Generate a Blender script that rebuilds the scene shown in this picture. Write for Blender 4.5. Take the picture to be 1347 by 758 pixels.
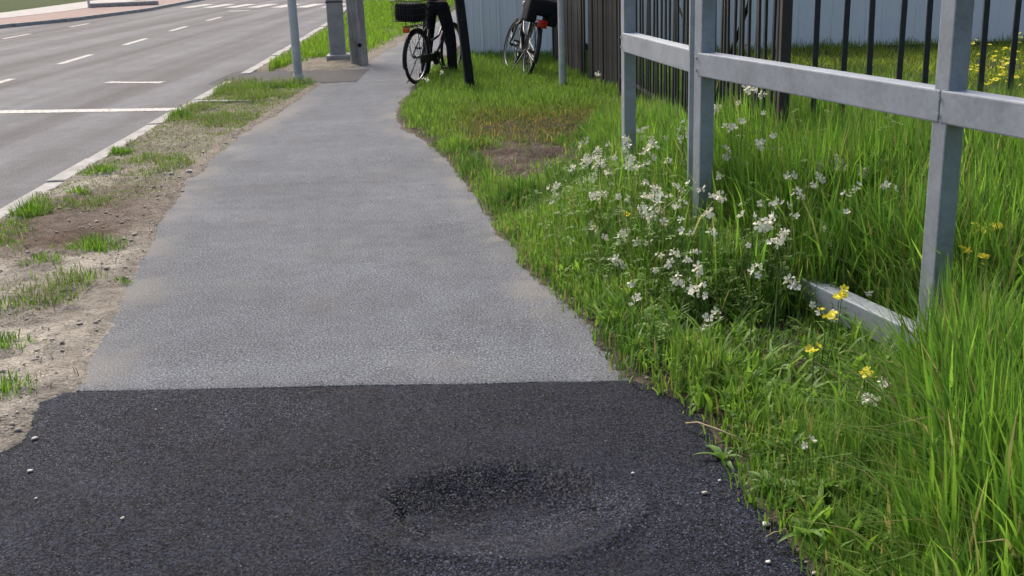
import bpy, bmesh, math
import numpy as np
from mathutils import Vector, Matrix, Euler

for o in list(bpy.data.objects): bpy.data.objects.remove(o)
scene = bpy.context.scene
COL = scene.collection
R = math.radians

# ------------------------------------------------------------------ camera, sky, sun, exposure
cam_d = bpy.data.cameras.new('camera'); cam = bpy.data.objects.new('camera', cam_d); COL.objects.link(cam)
cam_d.sensor_width = 36.0; cam_d.lens = 38.99; cam_d.clip_start = 0.05; cam_d.clip_end = 2000
cam.matrix_world = Matrix.Translation((0, 0, 1.6)) @ Matrix.Rotation(R(90 - 16.9), 4, 'X') @ Matrix.Rotation(R(-2.0), 4, 'Z')
scene.camera = cam
SUN_EL, SUN_AZ = 48.0, -28.0          # azimuth from +Y, negative = to the left (west of the view)
world = bpy.data.worlds.new('World'); scene.world = world; world.use_nodes = True
wn = world.node_tree.nodes; wl = world.node_tree.links; wn.clear()
sky = wn.new('ShaderNodeTexSky'); sky.sky_type = 'NISHITA'; sky.sun_disc = False
sky.sun_elevation = R(SUN_EL); sky.sun_rotation = R(SUN_AZ); sky.air_density = 1.0; sky.dust_density = 8.0; sky.ozone_density = 0.7
bg = wn.new('ShaderNodeBackground'); bg.inputs['Strength'].default_value = 0.15
wo = wn.new('ShaderNodeOutputWorld'); wl.new(sky.outputs[0], bg.inputs[0]); wl.new(bg.outputs[0], wo.inputs[0])
sun_d = bpy.data.lights.new('sun', 'SUN'); sun = bpy.data.objects.new('sun', sun_d); COL.objects.link(sun)
sun_d.energy = 1.4; sun_d.angle = R(20); sun_d.color = (1.0, 0.965, 0.92)
sdir = Vector((math.sin(R(SUN_AZ)) * math.cos(R(SUN_EL)), math.cos(R(SUN_AZ)) * math.cos(R(SUN_EL)), math.sin(R(SUN_EL))))
sun.rotation_euler = sdir.to_track_quat('Z', 'Y').to_euler(); sun.location = sdir * 30
scene.view_settings.view_transform = 'Standard'; scene.view_settings.look = 'None'
scene.view_settings.gamma = 1.0; scene.view_settings.use_curve_mapping = False
scene.view_settings.exposure = 0.5

rng = np.random.default_rng(7)

# ------------------------------------------------------------------ helpers
def tag(o, label=None, cat=None, group=None, kind=None):
    if label: o['label'] = label
    if cat: o['category'] = cat
    if group: o['group'] = group
    if kind: o['kind'] = kind
    return o
def link(o, parent=None):
    COL.objects.link(o)
    if parent is not None: o.parent = parent
    return o
def empty(name, loc=(0, 0, 0), rot=(0, 0, 0)):
    o = bpy.data.objects.new(name, None); o.location = loc; o.rotation_euler = rot; o.empty_display_size = 0.1
    return link(o)
def mesh_obj(name, bm, mat, parent=None, smooth=False):
    bmesh.ops.recalc_face_normals(bm, faces=bm.faces)
    me = bpy.data.meshes.new(name); bm.to_mesh(me); bm.free()
    if smooth: me.polygons.foreach_set('use_smooth', [True] * len(me.polygons))
    me.materials.append(mat)
    return link(bpy.data.objects.new(name, me), parent)
def share(name, me, parent=None, loc=(0, 0, 0), rot=(0, 0, 0), scale=(1, 1, 1)):
    o = bpy.data.objects.new(name, me); o.location = loc; o.rotation_euler = rot; o.scale = scale
    return link(o, parent)
def copy_tree(o, parent=None):
    c = o.copy(); COL.objects.link(c); c.parent = parent
    for ch in o.children: copy_tree(ch, c)
    return c
def np_mesh(name, verts, faces, mat, parent=None, colors=None, smooth=False):
    """verts (N,3); faces list of int arrays (M,k)"""
    me = bpy.data.meshes.new(name)
    verts = np.asarray(verts, dtype=np.float32)
    me.vertices.add(len(verts)); me.vertices.foreach_set('co', verts.ravel())
    loops = np.concatenate([f.ravel() for f in faces]).astype(np.int32)
    tot = np.concatenate([np.full(len(f), f.shape[1], np.int32) for f in faces])
    st = np.concatenate([[0], np.cumsum(tot)[:-1]]).astype(np.int32)
    me.loops.add(len(loops)); me.loops.foreach_set('vertex_index', loops)
    me.polygons.add(len(tot)); me.polygons.foreach_set('loop_start', st)
    try: me.polygons.foreach_set('loop_total', tot)
    except Exception: pass
    if smooth: me.polygons.foreach_set('use_smooth', np.ones(len(tot), bool))
    if colors is not None:
        a = me.color_attributes.new('Col', 'FLOAT_COLOR', 'POINT')
        c4 = np.ones((len(verts), 4), np.float32); c4[:, :3] = colors
        a.data.foreach_set('color', c4.ravel())
    me.update(calc_edges=True); me.validate()
    me.materials.append(mat)
    return link(bpy.data.objects.new(name, me), parent)

def box(bm, c, s, rot=None, bevel=0.0):
    m = Matrix.Translation(c)
    if rot is not None: m = m @ (rot.to_matrix().to_4x4() if isinstance(rot, Euler) else rot)
    r = bmesh.ops.create_cube(bm, size=1.0, matrix=m @ Matrix.Diagonal((s[0], s[1], s[2], 1)))
    if bevel > 0:
        es = list({e for v in r['verts'] for e in v.link_edges})
        bmesh.ops.bevel(bm, geom=es, offset=bevel, segments=2, affect='EDGES', profile=0.6)
def beam(bm, a, b, w, h, bevel=0.0, up=(0, 0, 1)):
    """box from a to b; w = width across, h = height along 'up'"""
    a = Vector(a); b = Vector(b); d = (b - a); L = d.length; d.normalize()
    u = Vector(up); s = d.cross(u).normalized(); u = s.cross(d).normalized()
    m = Matrix(((d.x, s.x, u.x, 0), (d.y, s.y, u.y, 0), (d.z, s.z, u.z, 0), (0, 0, 0, 1)))
    box(bm, (a + b) / 2, (L, w, h), m, bevel)
def tube(bm, pts, rad, n=8, closed=False, caps=True):
    pts = [Vector(p) for p in pts]; N = len(pts)
    rads = rad if hasattr(rad, '__len__') else [rad] * N
    rings = []; prev = None
    for i, p in enumerate(pts):
        if closed: t = (pts[(i + 1) % N] - pts[i - 1]).normalized()
        else: t = (pts[min(i + 1, N - 1)] - pts[max(i - 1, 0)]).normalized()
        if prev is None:
            a = Vector((0, 0, 1)) if abs(t.z) < 0.9 else Vector((1, 0, 0))
            prev = t.cross(a).normalized()
        s = (prev - t * prev.dot(t)).normalized(); prev = s; u = t.cross(s)
        rings.append([bm.verts.new(p + (s * math.cos(2 * math.pi * k / n) + u * math.sin(2 * math.pi * k / n)) * rads[i]) for k in range(n)])
    for i in range(N if closed else N - 1):
        A = rings[i]; B = rings[(i + 1) % N]
        for k in range(n): bm.faces.new((A[k], A[(k + 1) % n], B[(k + 1) % n], B[k]))
    if caps and not closed:
        bm.faces.new(rings[0][::-1]); bm.faces.new(rings[-1])
def new_bm(): return bmesh.new()

# cheap value noise ------------------------------------------------
_N = rng.random((256, 256))
def vnoise(x, y, s=1.0, seed=0):
    x = np.asarray(x, float) * s + 37.13 * seed + 500; y = np.asarray(y, float) * s + 91.7 * seed + 500
    xi = np.floor(x).astype(int); yi = np.floor(y).astype(int); fx = x - xi; fy = y - yi
    fx = fx * fx * (3 - 2 * fx); fy = fy * fy * (3 - 2 * fy)
    g = lambda a, b: _N[a % 256, b % 256]
    return (g(xi, yi) * (1 - fx) + g(xi + 1, yi) * fx) * (1 - fy) + (g(xi, yi + 1) * (1 - fx) + g(xi + 1, yi + 1) * fx) * fy
def fbm(x, y, s, seed=0, oct=4):
    v = 0; a = 0.5; t = 0
    for k in range(oct): v = v + a * vnoise(x, y, s * 2 ** k, seed + k * 3); t += a; a *= 0.5
    return v / t
def ss(a, b, x):
    t = np.clip((np.asarray(x, float) - a) / (b - a), 0, 1); return t * t * (3 - 2 * t)

# ------------------------------------------------------------------ materials
def mat_new(name):
    m = bpy.data.materials.new(name); m.use_nodes = True
    nt = m.node_tree; nt.nodes.clear()
    out = nt.nodes.new('ShaderNodeOutputMaterial')
    return m, nt, out
class NT:
    def __init__(s, nt): s.nt = nt
    def n(s, t, **kw):
        nd = s.nt.nodes.new(t)
        for k, v in kw.items():
            if k.startswith('i_'): nd.inputs[k[2:].replace('_', ' ')].default_value = v
            else: setattr(nd, k, v)
        return nd
    def l(s, a, b): s.nt.links.new(a, b)
    def noise(s, scale, detail=3, rough=0.55, vec=None, dist=0.0):
        nd = s.n('ShaderNodeTexNoise'); nd.inputs['Scale'].default_value = scale; nd.inputs['Detail'].default_value = detail
        nd.inputs['Roughness'].default_value = rough; nd.inputs['Distortion'].default_value = dist
        if vec is not None: s.l(vec, nd.inputs['Vector'])
        return nd
    def ramp(s, fac, stops):
        nd = s.n('ShaderNodeValToRGB'); e = nd.color_ramp.elements
        e[0].position, e[0].color = stops[0][0], (*stops[0][1], 1) if len(stops[0][1]) == 3 else stops[0][1]
        e[1].position, e[1].color = stops[-1][0], (*stops[-1][1], 1)
        for p, c in stops[1:-1]:
            x = e.new(p); x.color = (*c, 1)
        s.l(fac, nd.inputs[0]); return nd
    def mix(s, fac, a, b, mode='MIX'):
        nd = s.n('ShaderNodeMix', data_type='RGBA', blend_type=mode)
        for sock, v in ((nd.inputs[0], fac), (nd.inputs[6], a), (nd.inputs[7], b)):
            if isinstance(v, (int, float)): sock.default_value = v
            elif isinstance(v, tuple): sock.default_value = (*v, 1)
            else: s.l(v, sock)
        return nd.outputs[2]
    def bump(s, h, strength=0.5, dist=0.01, normal=None):
        nd = s.n('ShaderNodeBump'); nd.inputs['Strength'].default_value = strength; nd.inputs['Distance'].default_value = dist
        s.l(h, nd.inputs['Height'])
        if normal is not None: s.l(normal, nd.inputs['Normal'])
        return nd.outputs[0]
def simple(name, col, rough=0.6, metal=0.0, var=0.25, scale=8.0, bump=0.0, bscale=60, spec=0.5, coords='Object'):
    m, nt, out = mat_new(name); T = NT(nt)
    tc = T.n('ShaderNodeTexCoord').outputs[coords]
    b = T.n('ShaderNodeBsdfPrincipled'); b.inputs['Metallic'].default_value = metal
    b.inputs['Specular IOR Level'].default_value = spec
    nz = T.noise(scale, 5, 0.6, tc)
    lo = tuple(c * (1 - var) for c in col); hi = tuple(min(1, c * (1 + var)) for c in col)
    cr = T.ramp(nz.outputs[0], [(0.3, lo), (0.7, hi)])
    T.l(cr.outputs[0], b.inputs['Base Color'])
    rr = T.n('ShaderNodeMapRange'); rr.inputs['To Min'].default_value = max(0.05, rough - 0.1); rr.inputs['To Max'].default_value = min(1, rough + 0.12)
    T.l(nz.outputs[0], rr.inputs[0]); T.l(rr.outputs[0], b.inputs['Roughness'])
    if bump > 0:
        n2 = T.noise(bscale, 4, 0.6, tc); T.l(T.bump(n2.outputs[0], bump, 0.01), b.inputs['Normal'])
    T.l(b.outputs[0], out.inputs[0]); return m

def asphalt(name, col, grain, contrast, bump, rough=0.85, stain=None, blot=0.18, streak=False, worn_pale=False, spec=0.35, dust=False):
    """stony asphalt: chippings of many greys set in binder"""
    m, nt, out = mat_new(name); T = NT(nt)
    tc = T.n('ShaderNodeTexCoord').outputs['Object']
    b = T.n('ShaderNodeBsdfPrincipled'); b.inputs['Roughness'].default_value = rough; b.inputs['Specular IOR Level'].default_value = spec
    v = T.n('ShaderNodeTexVoronoi', feature='F1'); v.inputs['Scale'].default_value = grain; T.l(tc, v.inputs['Vector'])
    sx = T.n('ShaderNodeSeparateColor'); T.l(v.outputs['Color'], sx.inputs[0])
    v2 = T.n('ShaderNodeTexVoronoi', feature='F1'); v2.inputs['Scale'].default_value = grain * 2.3; T.l(tc, v2.inputs['Vector'])
    sx2 = T.n('ShaderNodeSeparateColor'); T.l(v2.outputs['Color'], sx2.inputs[0])
    lo = tuple(c * (1 - contrast) for c in col); hi = tuple(c * (1 + contrast) for c in col); top = tuple(c * (1 + 3.2 * contrast) for c in col)
    g1 = T.noise(grain, 2, 0.6, tc); g2 = T.noise(grain * 2.1, 2, 0.6, tc)
    c1 = T.ramp(g1.outputs[0], [(0.40, lo), (0.50, col), (0.57, hi), (0.66, top)])
    c2 = T.ramp(g2.outputs[0], [(0.40, lo), (0.52, col), (0.66, top)])
    n0 = T.noise(20, 5, 0.75, tc); f0 = T.ramp(n0.outputs[0], [(0.35, (0.1, 0.1, 0.1)), (0.65, (0.6, 0.6, 0.6))])
    base = T.mix(f0.outputs[0], c1.outputs[0], c2.outputs[0])
    n1 = T.noise(0.9, 5, 0.6, tc); r1 = T.ramp(n1.outputs[0], [(0.3, (1 - blot,) * 3), (0.7, (1 + blot,) * 3)])
    base = T.mix(1.0, base, r1.outputs[0], 'MULTIPLY')
    n2 = T.noise(7, 4, 0.65, tc); r2 = T.ramp(n2.outputs[0], [(0.32, (1 - blot * 0.8,) * 3), (0.68, (1 + blot * 0.7,) * 3)])
    base = T.mix(1.0, base, r2.outputs[0], 'MULTIPLY')
    if streak:      # wheel-track streaks along the road
        mp = T.n('ShaderNodeMapping'); mp.inputs['Scale'].default_value = (1.3, 0.04, 1); T.l(tc, mp.inputs['Vector'])
        n3 = T.noise(1.0, 3, 0.5, mp.outputs[0]); r3 = T.ramp(n3.outputs[0], [(0.36, (0.62,) * 3), (0.62, (1.38,) * 3)])
        base = T.mix(1.0, base, r3.outputs[0], 'MULTIPLY')
    if worn_pale:       # soft paler worn areas mixed into the black binder colour
        n6 = T.noise(1.1, 6, 0.7, tc, 0.4); f6 = T.ramp(n6.outputs[0], [(0.50, (0, 0, 0)), (0.72, (0.35, 0.35, 0.35))]); base = T.mix(f6.outputs[0], base, (0.036, 0.041, 0.056))
    if stain:       # dusty, sandy film in soft patches
        n4 = T.noise(1.6, 5, 0.65, tc); f4 = T.ramp(n4.outputs[0], [(0.56, (0, 0, 0)), (0.8, (0.45, 0.45, 0.45))])
        base = T.mix(f4.outputs[0], base, stain)
    if dust:        # sand trodden in from the edges, faint bands across the path
        mp = T.n('ShaderNodeMapping'); mp.inputs['Scale'].default_value = (0.25, 2.2, 1); T.l(tc, mp.inputs['Vector'])
        n7 = T.noise(1.0, 5, 0.65, mp.outputs[0]); base = T.mix(1.0, base, T.ramp(n7.outputs[0], [(0.35, (0.92,) * 3), (0.65, (1.07,) * 3)]).outputs[0], 'MULTIPLY')
        at = T.n('ShaderNodeVertexColor', layer_name='Col'); base = T.mix(at.outputs[0], base, (0.22, 0.208, 0.185))
    T.l(base, b.inputs['Base Color'])
    inv = T.n('ShaderNodeMath', operation='SUBTRACT'); inv.inputs[0].default_value = 1.0; T.l(v.outputs['Distance'], inv.inputs[1])
    nb = T.noise(grain * 0.35, 4, 0.7, tc)
    ad = T.n('ShaderNodeMath', operation='ADD'); T.l(inv.outputs[0], ad.inputs[0]); T.l(nb.outputs[0], ad.inputs[1])
    ad2 = T.n('ShaderNodeMath', operation='ADD'); T.l(g1.outputs[0], ad2.inputs[0]); T.l(nb.outputs[0], ad2.inputs[1])
    T.l(T.bump(ad2.outputs[0], bump, 0.006), b.inputs['Normal'])
    T.l(b.outputs[0], out.inputs[0]); return m

def foliage(name, trans=0.45, rough=0.55, base=None):
    """leaf: colour from the per-blade attribute (or a fixed one), with light passing through"""
    m, nt, out = mat_new(name); T = NT(nt)
    if base is None:
        at = T.n('ShaderNodeVertexColor', layer_name='Col'); col = at.outputs[0]
    else:
        nz = T.noise(25, 3, 0.6, T.n('ShaderNodeTexCoord').outputs['Object'])
        col = T.ramp(nz.outputs[0], [(0.3, tuple(c * 0.75 for c in base)), (0.7, tuple(c * 1.25 for c in base))]).outputs[0]
    b = T.n('ShaderNodeBsdfPrincipled'); b.inputs['Roughness'].default_value = rough; b.inputs['Specular IOR Level'].default_value = 0.35
    T.l(col, b.inputs['Base Color'])
    tr = T.n('ShaderNodeBsdfTranslucent'); T.l(T.mix(1.0, col, (1.38, 1.42, 0.95) if base is None or base[1] < .4 else (1, 1, 1), 'MULTIPLY'), tr.inputs[0])
    mx = T.n('ShaderNodeMixShader'); mx.inputs[0].default_value = trans
    T.l(b.outputs[0], mx.inputs[1]); T.l(tr.outputs[0], mx.inputs[2]); T.l(mx.outputs[0], out.inputs[0]); return m

def soil_mat():
    m, nt, out = mat_new('soil'); T = NT(nt)
    tc = T.n('ShaderNodeTexCoord').outputs['Object']
    at = T.n('ShaderNodeVertexColor', layer_name='Col')
    b = T.n('ShaderNodeBsdfPrincipled'); b.inputs['Roughness'].default_value = 0.95; b.inputs['Specular IOR Level'].default_value = 0.15
    n1 = T.noise(14, 6, 0.7, tc); r1 = T.ramp(n1.outputs[0], [(0.3, (0.62,) * 3), (0.7, (1.35,) * 3)])
    n2 = T.noise(90, 4, 0.7, tc); r2 = T.ramp(n2.outputs[0], [(0.3, (0.68,) * 3), (0.72, (1.34,) * 3)])
    v = T.n('ShaderNodeTexVoronoi'); v.inputs['Scale'].default_value = 70; T.l(tc, v.inputs['Vector'])
    c = T.mix(1.0, at.outputs[0], r1.outputs[0], 'MULTIPLY'); c = T.mix(1.0, c, r2.outputs[0], 'MULTIPLY')
    T.l(c, b.inputs['Base Color'])
    ad = T.n('ShaderNodeMath', operation='ADD'); T.l(n1.outputs[0], ad.inputs[0]); T.l(n2.outputs[0], ad.inputs[1])
    sb = T.n('ShaderNodeMath', operation='SUBTRACT'); T.l(ad.outputs[0], sb.inputs[0])
    ml = T.n('ShaderNodeMath', operation='MULTIPLY'); ml.inputs[1].default_value = 0.6; T.l(v.outputs['Distance'], ml.inputs[0]); T.l(ml.outputs[0], sb.inputs[1])
    T.l(T.bump(sb.outputs[0], 0.9, 0.02), b.inputs['Normal'])
    T.l(b.outputs[0], out.inputs[0]); return m
def chip_mat():
    m, nt, out = mat_new('chippings'); T = NT(nt); at = T.n('ShaderNodeVertexColor', layer_name='Col')
    nz = T.noise(300, 2, 0.6, T.n('ShaderNodeTexCoord').outputs['Object'])
    b = T.n('ShaderNodeBsdfPrincipled'); b.inputs['Roughness'].default_value = 0.7; b.inputs['Specular IOR Level'].default_value = 0.25
    T.l(T.mix(1.0, at.outputs[0], T.ramp(nz.outputs[0], [(0.3, (0.8,) * 3), (0.7, (1.2,) * 3)]).outputs[0], 'MULTIPLY'), b.inputs['Base Color']); T.l(b.outputs[0], out.inputs[0]); return m
def paint_mat(name, col, wear=0.35):
    """road paint worn off in flecks"""
    m, nt, out = mat_new(name); T = NT(nt)
    tc = T.n('ShaderNodeTexCoord').outputs['Object']
    b = T.n('ShaderNodeBsdfPrincipled'); b.inputs['Roughness'].default_value = 0.7
    nz = T.noise(22, 5, 0.75, tc); f = T.ramp(nz.outputs[0], [(wear, (0, 0, 0)), (wear + 0.12, (1, 1, 1))])
    T.l(T.mix(f.outputs[0], (0.16, 0.16, 0.17), col), b.inputs['Base Color']); T.l(b.outputs[0], out.inputs[0]); return m
def galv_mat(name, col, metal=0.55, rough=0.5):
    m, nt, out = mat_new(name); T = NT(nt)
    tc = T.n('ShaderNodeTexCoord').outputs['Object']
    b = T.n('ShaderNodeBsdfPrincipled'); b.inputs['Metallic'].default_value = metal
    v = T.n('ShaderNodeTexVoronoi'); v.inputs['Scale'].default_value = 55; T.l(tc, v.inputs['Vector'])
    sp = T.n('ShaderNodeSeparateColor'); T.l(v.outputs['Color'], sp.inputs[0])
    n1 = T.noise(5, 6, 0.65, tc)
    ad = T.n('ShaderNodeMath', operation='MULTIPLY_ADD'); ad.inputs[1].default_value = 0.16; T.l(sp.outputs[0], ad.inputs[0]); T.l(n1.outputs[0], ad.inputs[2])
    cr = T.ramp(ad.outputs[0], [(0.35, tuple(c * 0.78 for c in col)), (0.8, tuple(c * 1.15 for c in col))])
    n3 = T.noise(28, 5, 0.75, tc); f3 = T.ramp(n3.outputs[0], [(0.66, (0, 0, 0)), (0.8, (0.55, 0.55, 0.55))])
    T.l(T.mix(f3.outputs[0], cr.outputs[0], (0.2, 0.19, 0.17)), b.inputs['Base Color'])
    rr = T.n('ShaderNodeMapRange'); rr.inputs['To Min'].default_value = rough - 0.1; rr.inputs['To Max'].default_value = rough + 0.15
    T.l(ad.outputs[0], rr.inputs[0]); T.l(rr.outputs[0], b.inputs['Roughness'])
    T.l(T.bump(n3.outputs[0], 0.08, 0.004), b.inputs['Normal'])
    T.l(b.outputs[0], out.inputs[0]); return m
def wood_mat(name, col, sc=(60, 60, 2.0)):
    m, nt, out = mat_new(name); T = NT(nt)
    tc = T.n('ShaderNodeTexCoord').outputs['Object']
    mp = T.n('ShaderNodeMapping'); mp.inputs['Scale'].default_value = sc; T.l(tc, mp.inputs['Vector'])
    b = T.n('ShaderNodeBsdfPrincipled'); b.inputs['Roughness'].default_value = 0.9; b.inputs['Specular IOR Level'].default_value = 0.2
    n1 = T.noise(1.0, 5, 0.65, mp.outputs[0]); n2 = T.noise(4, 4, 0.6, tc)
    oi = T.n('ShaderNodeObjectInfo')
    c = T.ramp(n1.outputs[0], [(0.28, tuple(x * 0.45 for x in col)), (0.5, col), (0.75, tuple(x * 1.7 for x in col))]).outputs[0]
    c = T.mix(1.0, c, T.ramp(n2.outputs[0], [(0.3, (0.75,) * 3), (0.7, (1.2,) * 3)]).outputs[0], 'MULTIPLY')
    c = T.mix(1.0, c, T.ramp(oi.outputs['Random'], [(0.0, (0.72,) * 3), (1.0, (1.3,) * 3)]).outputs[0], 'MULTIPLY')
    T.l(c, b.inputs['Base Color']); T.l(T.bump(n1.outputs[0], 0.4, 0.01), b.inputs['Normal'])
    T.l(b.outputs[0], out.inputs[0]); return m

M = dict(
    chip=chip_mat(),
    soil=soil_mat(),
    path=asphalt('path_asphalt', (0.084, 0.094, 0.111), 112, 0.68, 0.6, 0.9, dust=True, stain=(0.165, 0.155, 0.14)),
    patch=asphalt('fresh_asphalt', (0.0090, 0.0110, 0.0180), 95, 0.95, 0.6, 0.85, blot=0.35, worn_pale=True, spec=0.08),
    road=asphalt('road_asphalt', (0.070, 0.074, 0.086), 80, 0.5, 0.4, 0.85, streak=True),
    drive=asphalt('crossing_asphalt', (0.040, 0.039, 0.043), 90, 0.5, 0.5, 0.9),
    kerb=simple('kerb_concrete', (0.34, 0.34, 0.33), 0.9, 0, 0.25, 9, 0.5, 120, 0.2),
    paint=paint_mat('road_paint', (0.44, 0.44, 0.43), 0.43),
    paint_worn=paint_mat('worn_road_paint', (0.6, 0.6, 0.58), 0.47),
    paver=simple('red_pavers', (0.24, 0.17, 0.155), 0.9, 0, 0.25, 3, 0.4, 40),
    slab=simple('pale_slabs', (0.36, 0.35, 0.34), 0.9, 0, 0.2, 3, 0.3, 40),
    galv=galv_mat('galvanised_steel', (0.33, 0.365, 0.415), 0.25, 0.5),
    galv_pole=galv_mat('galvanised_pole', (0.55, 0.57, 0.57), 0.1),
    black_bar=simple('black_painted_steel', (0.022, 0.026, 0.03), 0.5, 0.0, 0.4, 12, 0.1, 90),
    dark_post=simple('dark_brown_steel', (0.045, 0.036, 0.034), 0.6, 0.0, 0.35, 9, 0.2, 70),
    board=wood_mat('weathered_boards', (0.036, 0.036, 0.039)),
    old_wood=wood_mat('pole_timber', (0.31, 0.29, 0.26), (22, 22, 1.5)),
    tar_wood=wood_mat('tarred_timber', (0.022, 0.022, 0.025)),
    concrete=simple('pole_concrete', (0.29, 0.31, 0.32), 0.9, 0, 0.2, 6, 0.4, 90, 0.2),
    sheet=simple('pale_blue_sheet', (0.87, 0.895, 0.905), 0.5, 0.0, 0.05, 1.2),
    seam=simple('sheet_seam', (0.28, 0.33, 0.38), 0.5, 0.0, 0.15, 3),
    rubber=simple('rubber', (0.018, 0.018, 0.019), 0.8, 0, 0.3, 30),
    black_paint=simple('bike_black', (0.014, 0.014, 0.016), 0.3, 0, 0.3, 12),
    grey_paint=simple('bike_grey', (0.07, 0.074, 0.08), 0.35, 0.3, 0.2, 12),
    chrome=simple('bike_alloy', (0.32, 0.33, 0.35), 0.35, 0.8, 0.15, 30),
    red_lens=simple('red_lens', (0.55, 0.02, 0.012), 0.2, 0, 0.2, 40),
    orange_lens=simple('orange_lens', (0.6, 0.09, 0.02), 0.25, 0, 0.2, 40),
    bag=simple('black_fabric', (0.017, 0.018, 0.021), 0.9, 0, 0.35, 30, 0.4, 250, 0.2),
    trouser=simple('dark_trousers', (0.014, 0.014, 0.017), 0.95, 0, 0.35, 14, 0.5, 40, 0.15),
    jacket=simple('dark_jacket', (0.03, 0.032, 0.04), 0.9, 0, 0.3, 14, 0.4, 40, 0.2),
    skin=simple('skin', (0.45, 0.28, 0.21), 0.55, 0, 0.1, 20),
    hair=simple('brown_hair', (0.05, 0.032, 0.022), 0.6, 0, 0.3, 60, 0.5, 200),
    shoe=simple('shoe_leather', (0.02, 0.019, 0.018), 0.6, 0, 0.3, 30),
    stone=simple('stones', (0.44, 0.40, 0.35), 0.9, 0, 0.4, 30, 0.4, 120, 0.2),
    pale_stone=simple('pale_stones', (0.55, 0.53, 0.5), 0.85, 0, 0.25, 30, 0.4, 120, 0.2),
    white=simple('white_chip', (0.55, 0.55, 0.53), 0.5, 0, 0.1, 20),
    grass=foliage('grass_blades', 0.45), herb=foliage('herb_leaves', 0.4), straw=foliage('dry_blades', 0.25, 0.8),
    stem=foliage('flower_stem', 0.3, 0.6, (0.09, 0.16, 0.035)),
    weed=foliage('weed_leaf', 0.35, 0.5, (0.10, 0.20, 0.035)),
    petal=foliage('white_petals', 0.25, 0.6, (0.74, 0.74, 0.63)),
    yellow=foliage('yellow_petals', 0.35, 0.6, (0.80, 0.73, 0.06)),
    dry=foliage('dry_stalk', 0.1, 0.8, (0.36, 0.29, 0.19)),
)

# ------------------------------------------------------------------ the lie of the land
KY = [-60, 0, 7.6, 12.35, 17.4, 29.2, 60, 400]; KX = [-3.4, -3.4, -3.54, -3.75, -3.91, -4.5, -7.0, -60]
def xk(y): return np.interp(y, KY, KX)                       # road edge of the kerb
def far_edge(y): return xk(y) - np.interp(y, [-60, 29, 33.8, 36.7, 42.5, 60, 400], [10.4, 10.0, 10.1, 8.75, 7.6, 7.0, 7.0])   # kerb across the road
LY = [-60, 0, 2.8, 3.1, 3.3, 3.45, 3.6, 3.74, 3.82, 3.92, 4.05, 4.25, 5.5, 8.0, 10.1, 12.65, 15.1, 17.4, 21.8, 24, 30, 40, 80, 400]
LX = [-2.1, -2.0, -1.95, -1.84, -1.75, -1.73, -1.74, -1.77, -1.80, -1.80, -1.76, -1.76, -2.01, -2.40, -2.54, -2.46, -2.39, -2.15, -1.95, -1.8, -1.5, -1.2, -1, 0]
RY = [-60, 0, 2.0, 2.64, 3.08, 3.68, 3.97, 4.75, 5.66, 6.73, 8.74, 9.8, 10.63, 11.4, 12.3, 14.4, 17.6, 22, 30, 40, 80, 400]
RX = [1.1, 1.0, 0.83, 0.74, 0.67, 0.58, 0.42, 0.28, 0.07, -0.10, -0.47, -0.74, -1.0, -1.14, -1.18, -1.16, -1.02, -0.7, 0.0, 0.8, 1.5, 3]
def xl(y): return np.interp(y, LY, LX)
def xr(y): return np.interp(y, RY, RX)
def edge_noise(x, y): return 0.10 * (fbm(x, y, 2.2, 11, 2) - 0.5) + 0.05 * (fbm(x, y, 9, 12, 2) - 0.5) + 0.06 * (fbm(x, y, 34, 13, 2) - 0.5)
def land(x, y):
    x = np.asarray(x, float); y = np.asarray(y, float)
    e = edge_noise(x, y)
    sr = x - xr(y); sl = xl(y) - x
    s = np.maximum(sr, sl) + e * np.where(y > 24, 0.3, 1.0)
    z = np.clip(s * 0.35, -0.16, 0.02)
    rough = 0.045 * (fbm(x, y, 3.0, 21, 4) - 0.5) + 0.05 * (fbm(x, y, 13, 22, 3) - 0.5)
    z = z + rough * ss(0.0, 0.2, s)
    rise = 0.17 * ss(1.05, 2.1, sr) * (1 - ss(7.5, 10, y))
    z = z + rise * (1 - ss(40, 80, y))
    dk = x - xk(y)                                            # falls away under kerb and road
    z = np.where(dk < 0.15, np.minimum(z, -0.30), z)
    z = np.where(x < far_edge(y) - 4.6, 0.0, z)
    dd = ss(0.12, 0.0, np.abs(y - (15.9 - 0.12 * (x + 3))) - 0.95) * ss(0.05, -0.05, x - xl(y))    # under the crossing
    z = z * (1 - dd) + np.minimum(z, -0.03) * dd
    return z
def bare_patch(x, y):       # trodden bare soil beside the path
    d = ((x - 0.14) / 0.64) ** 2 + ((y - 8.65) / 1.25) ** 2
    return np.clip(1.25 - d + 1.0 * (fbm(x, y, 5, 61, 2) - 0.5), 0, 1) * ss(0.13, 0.22, x - xr(y))

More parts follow.
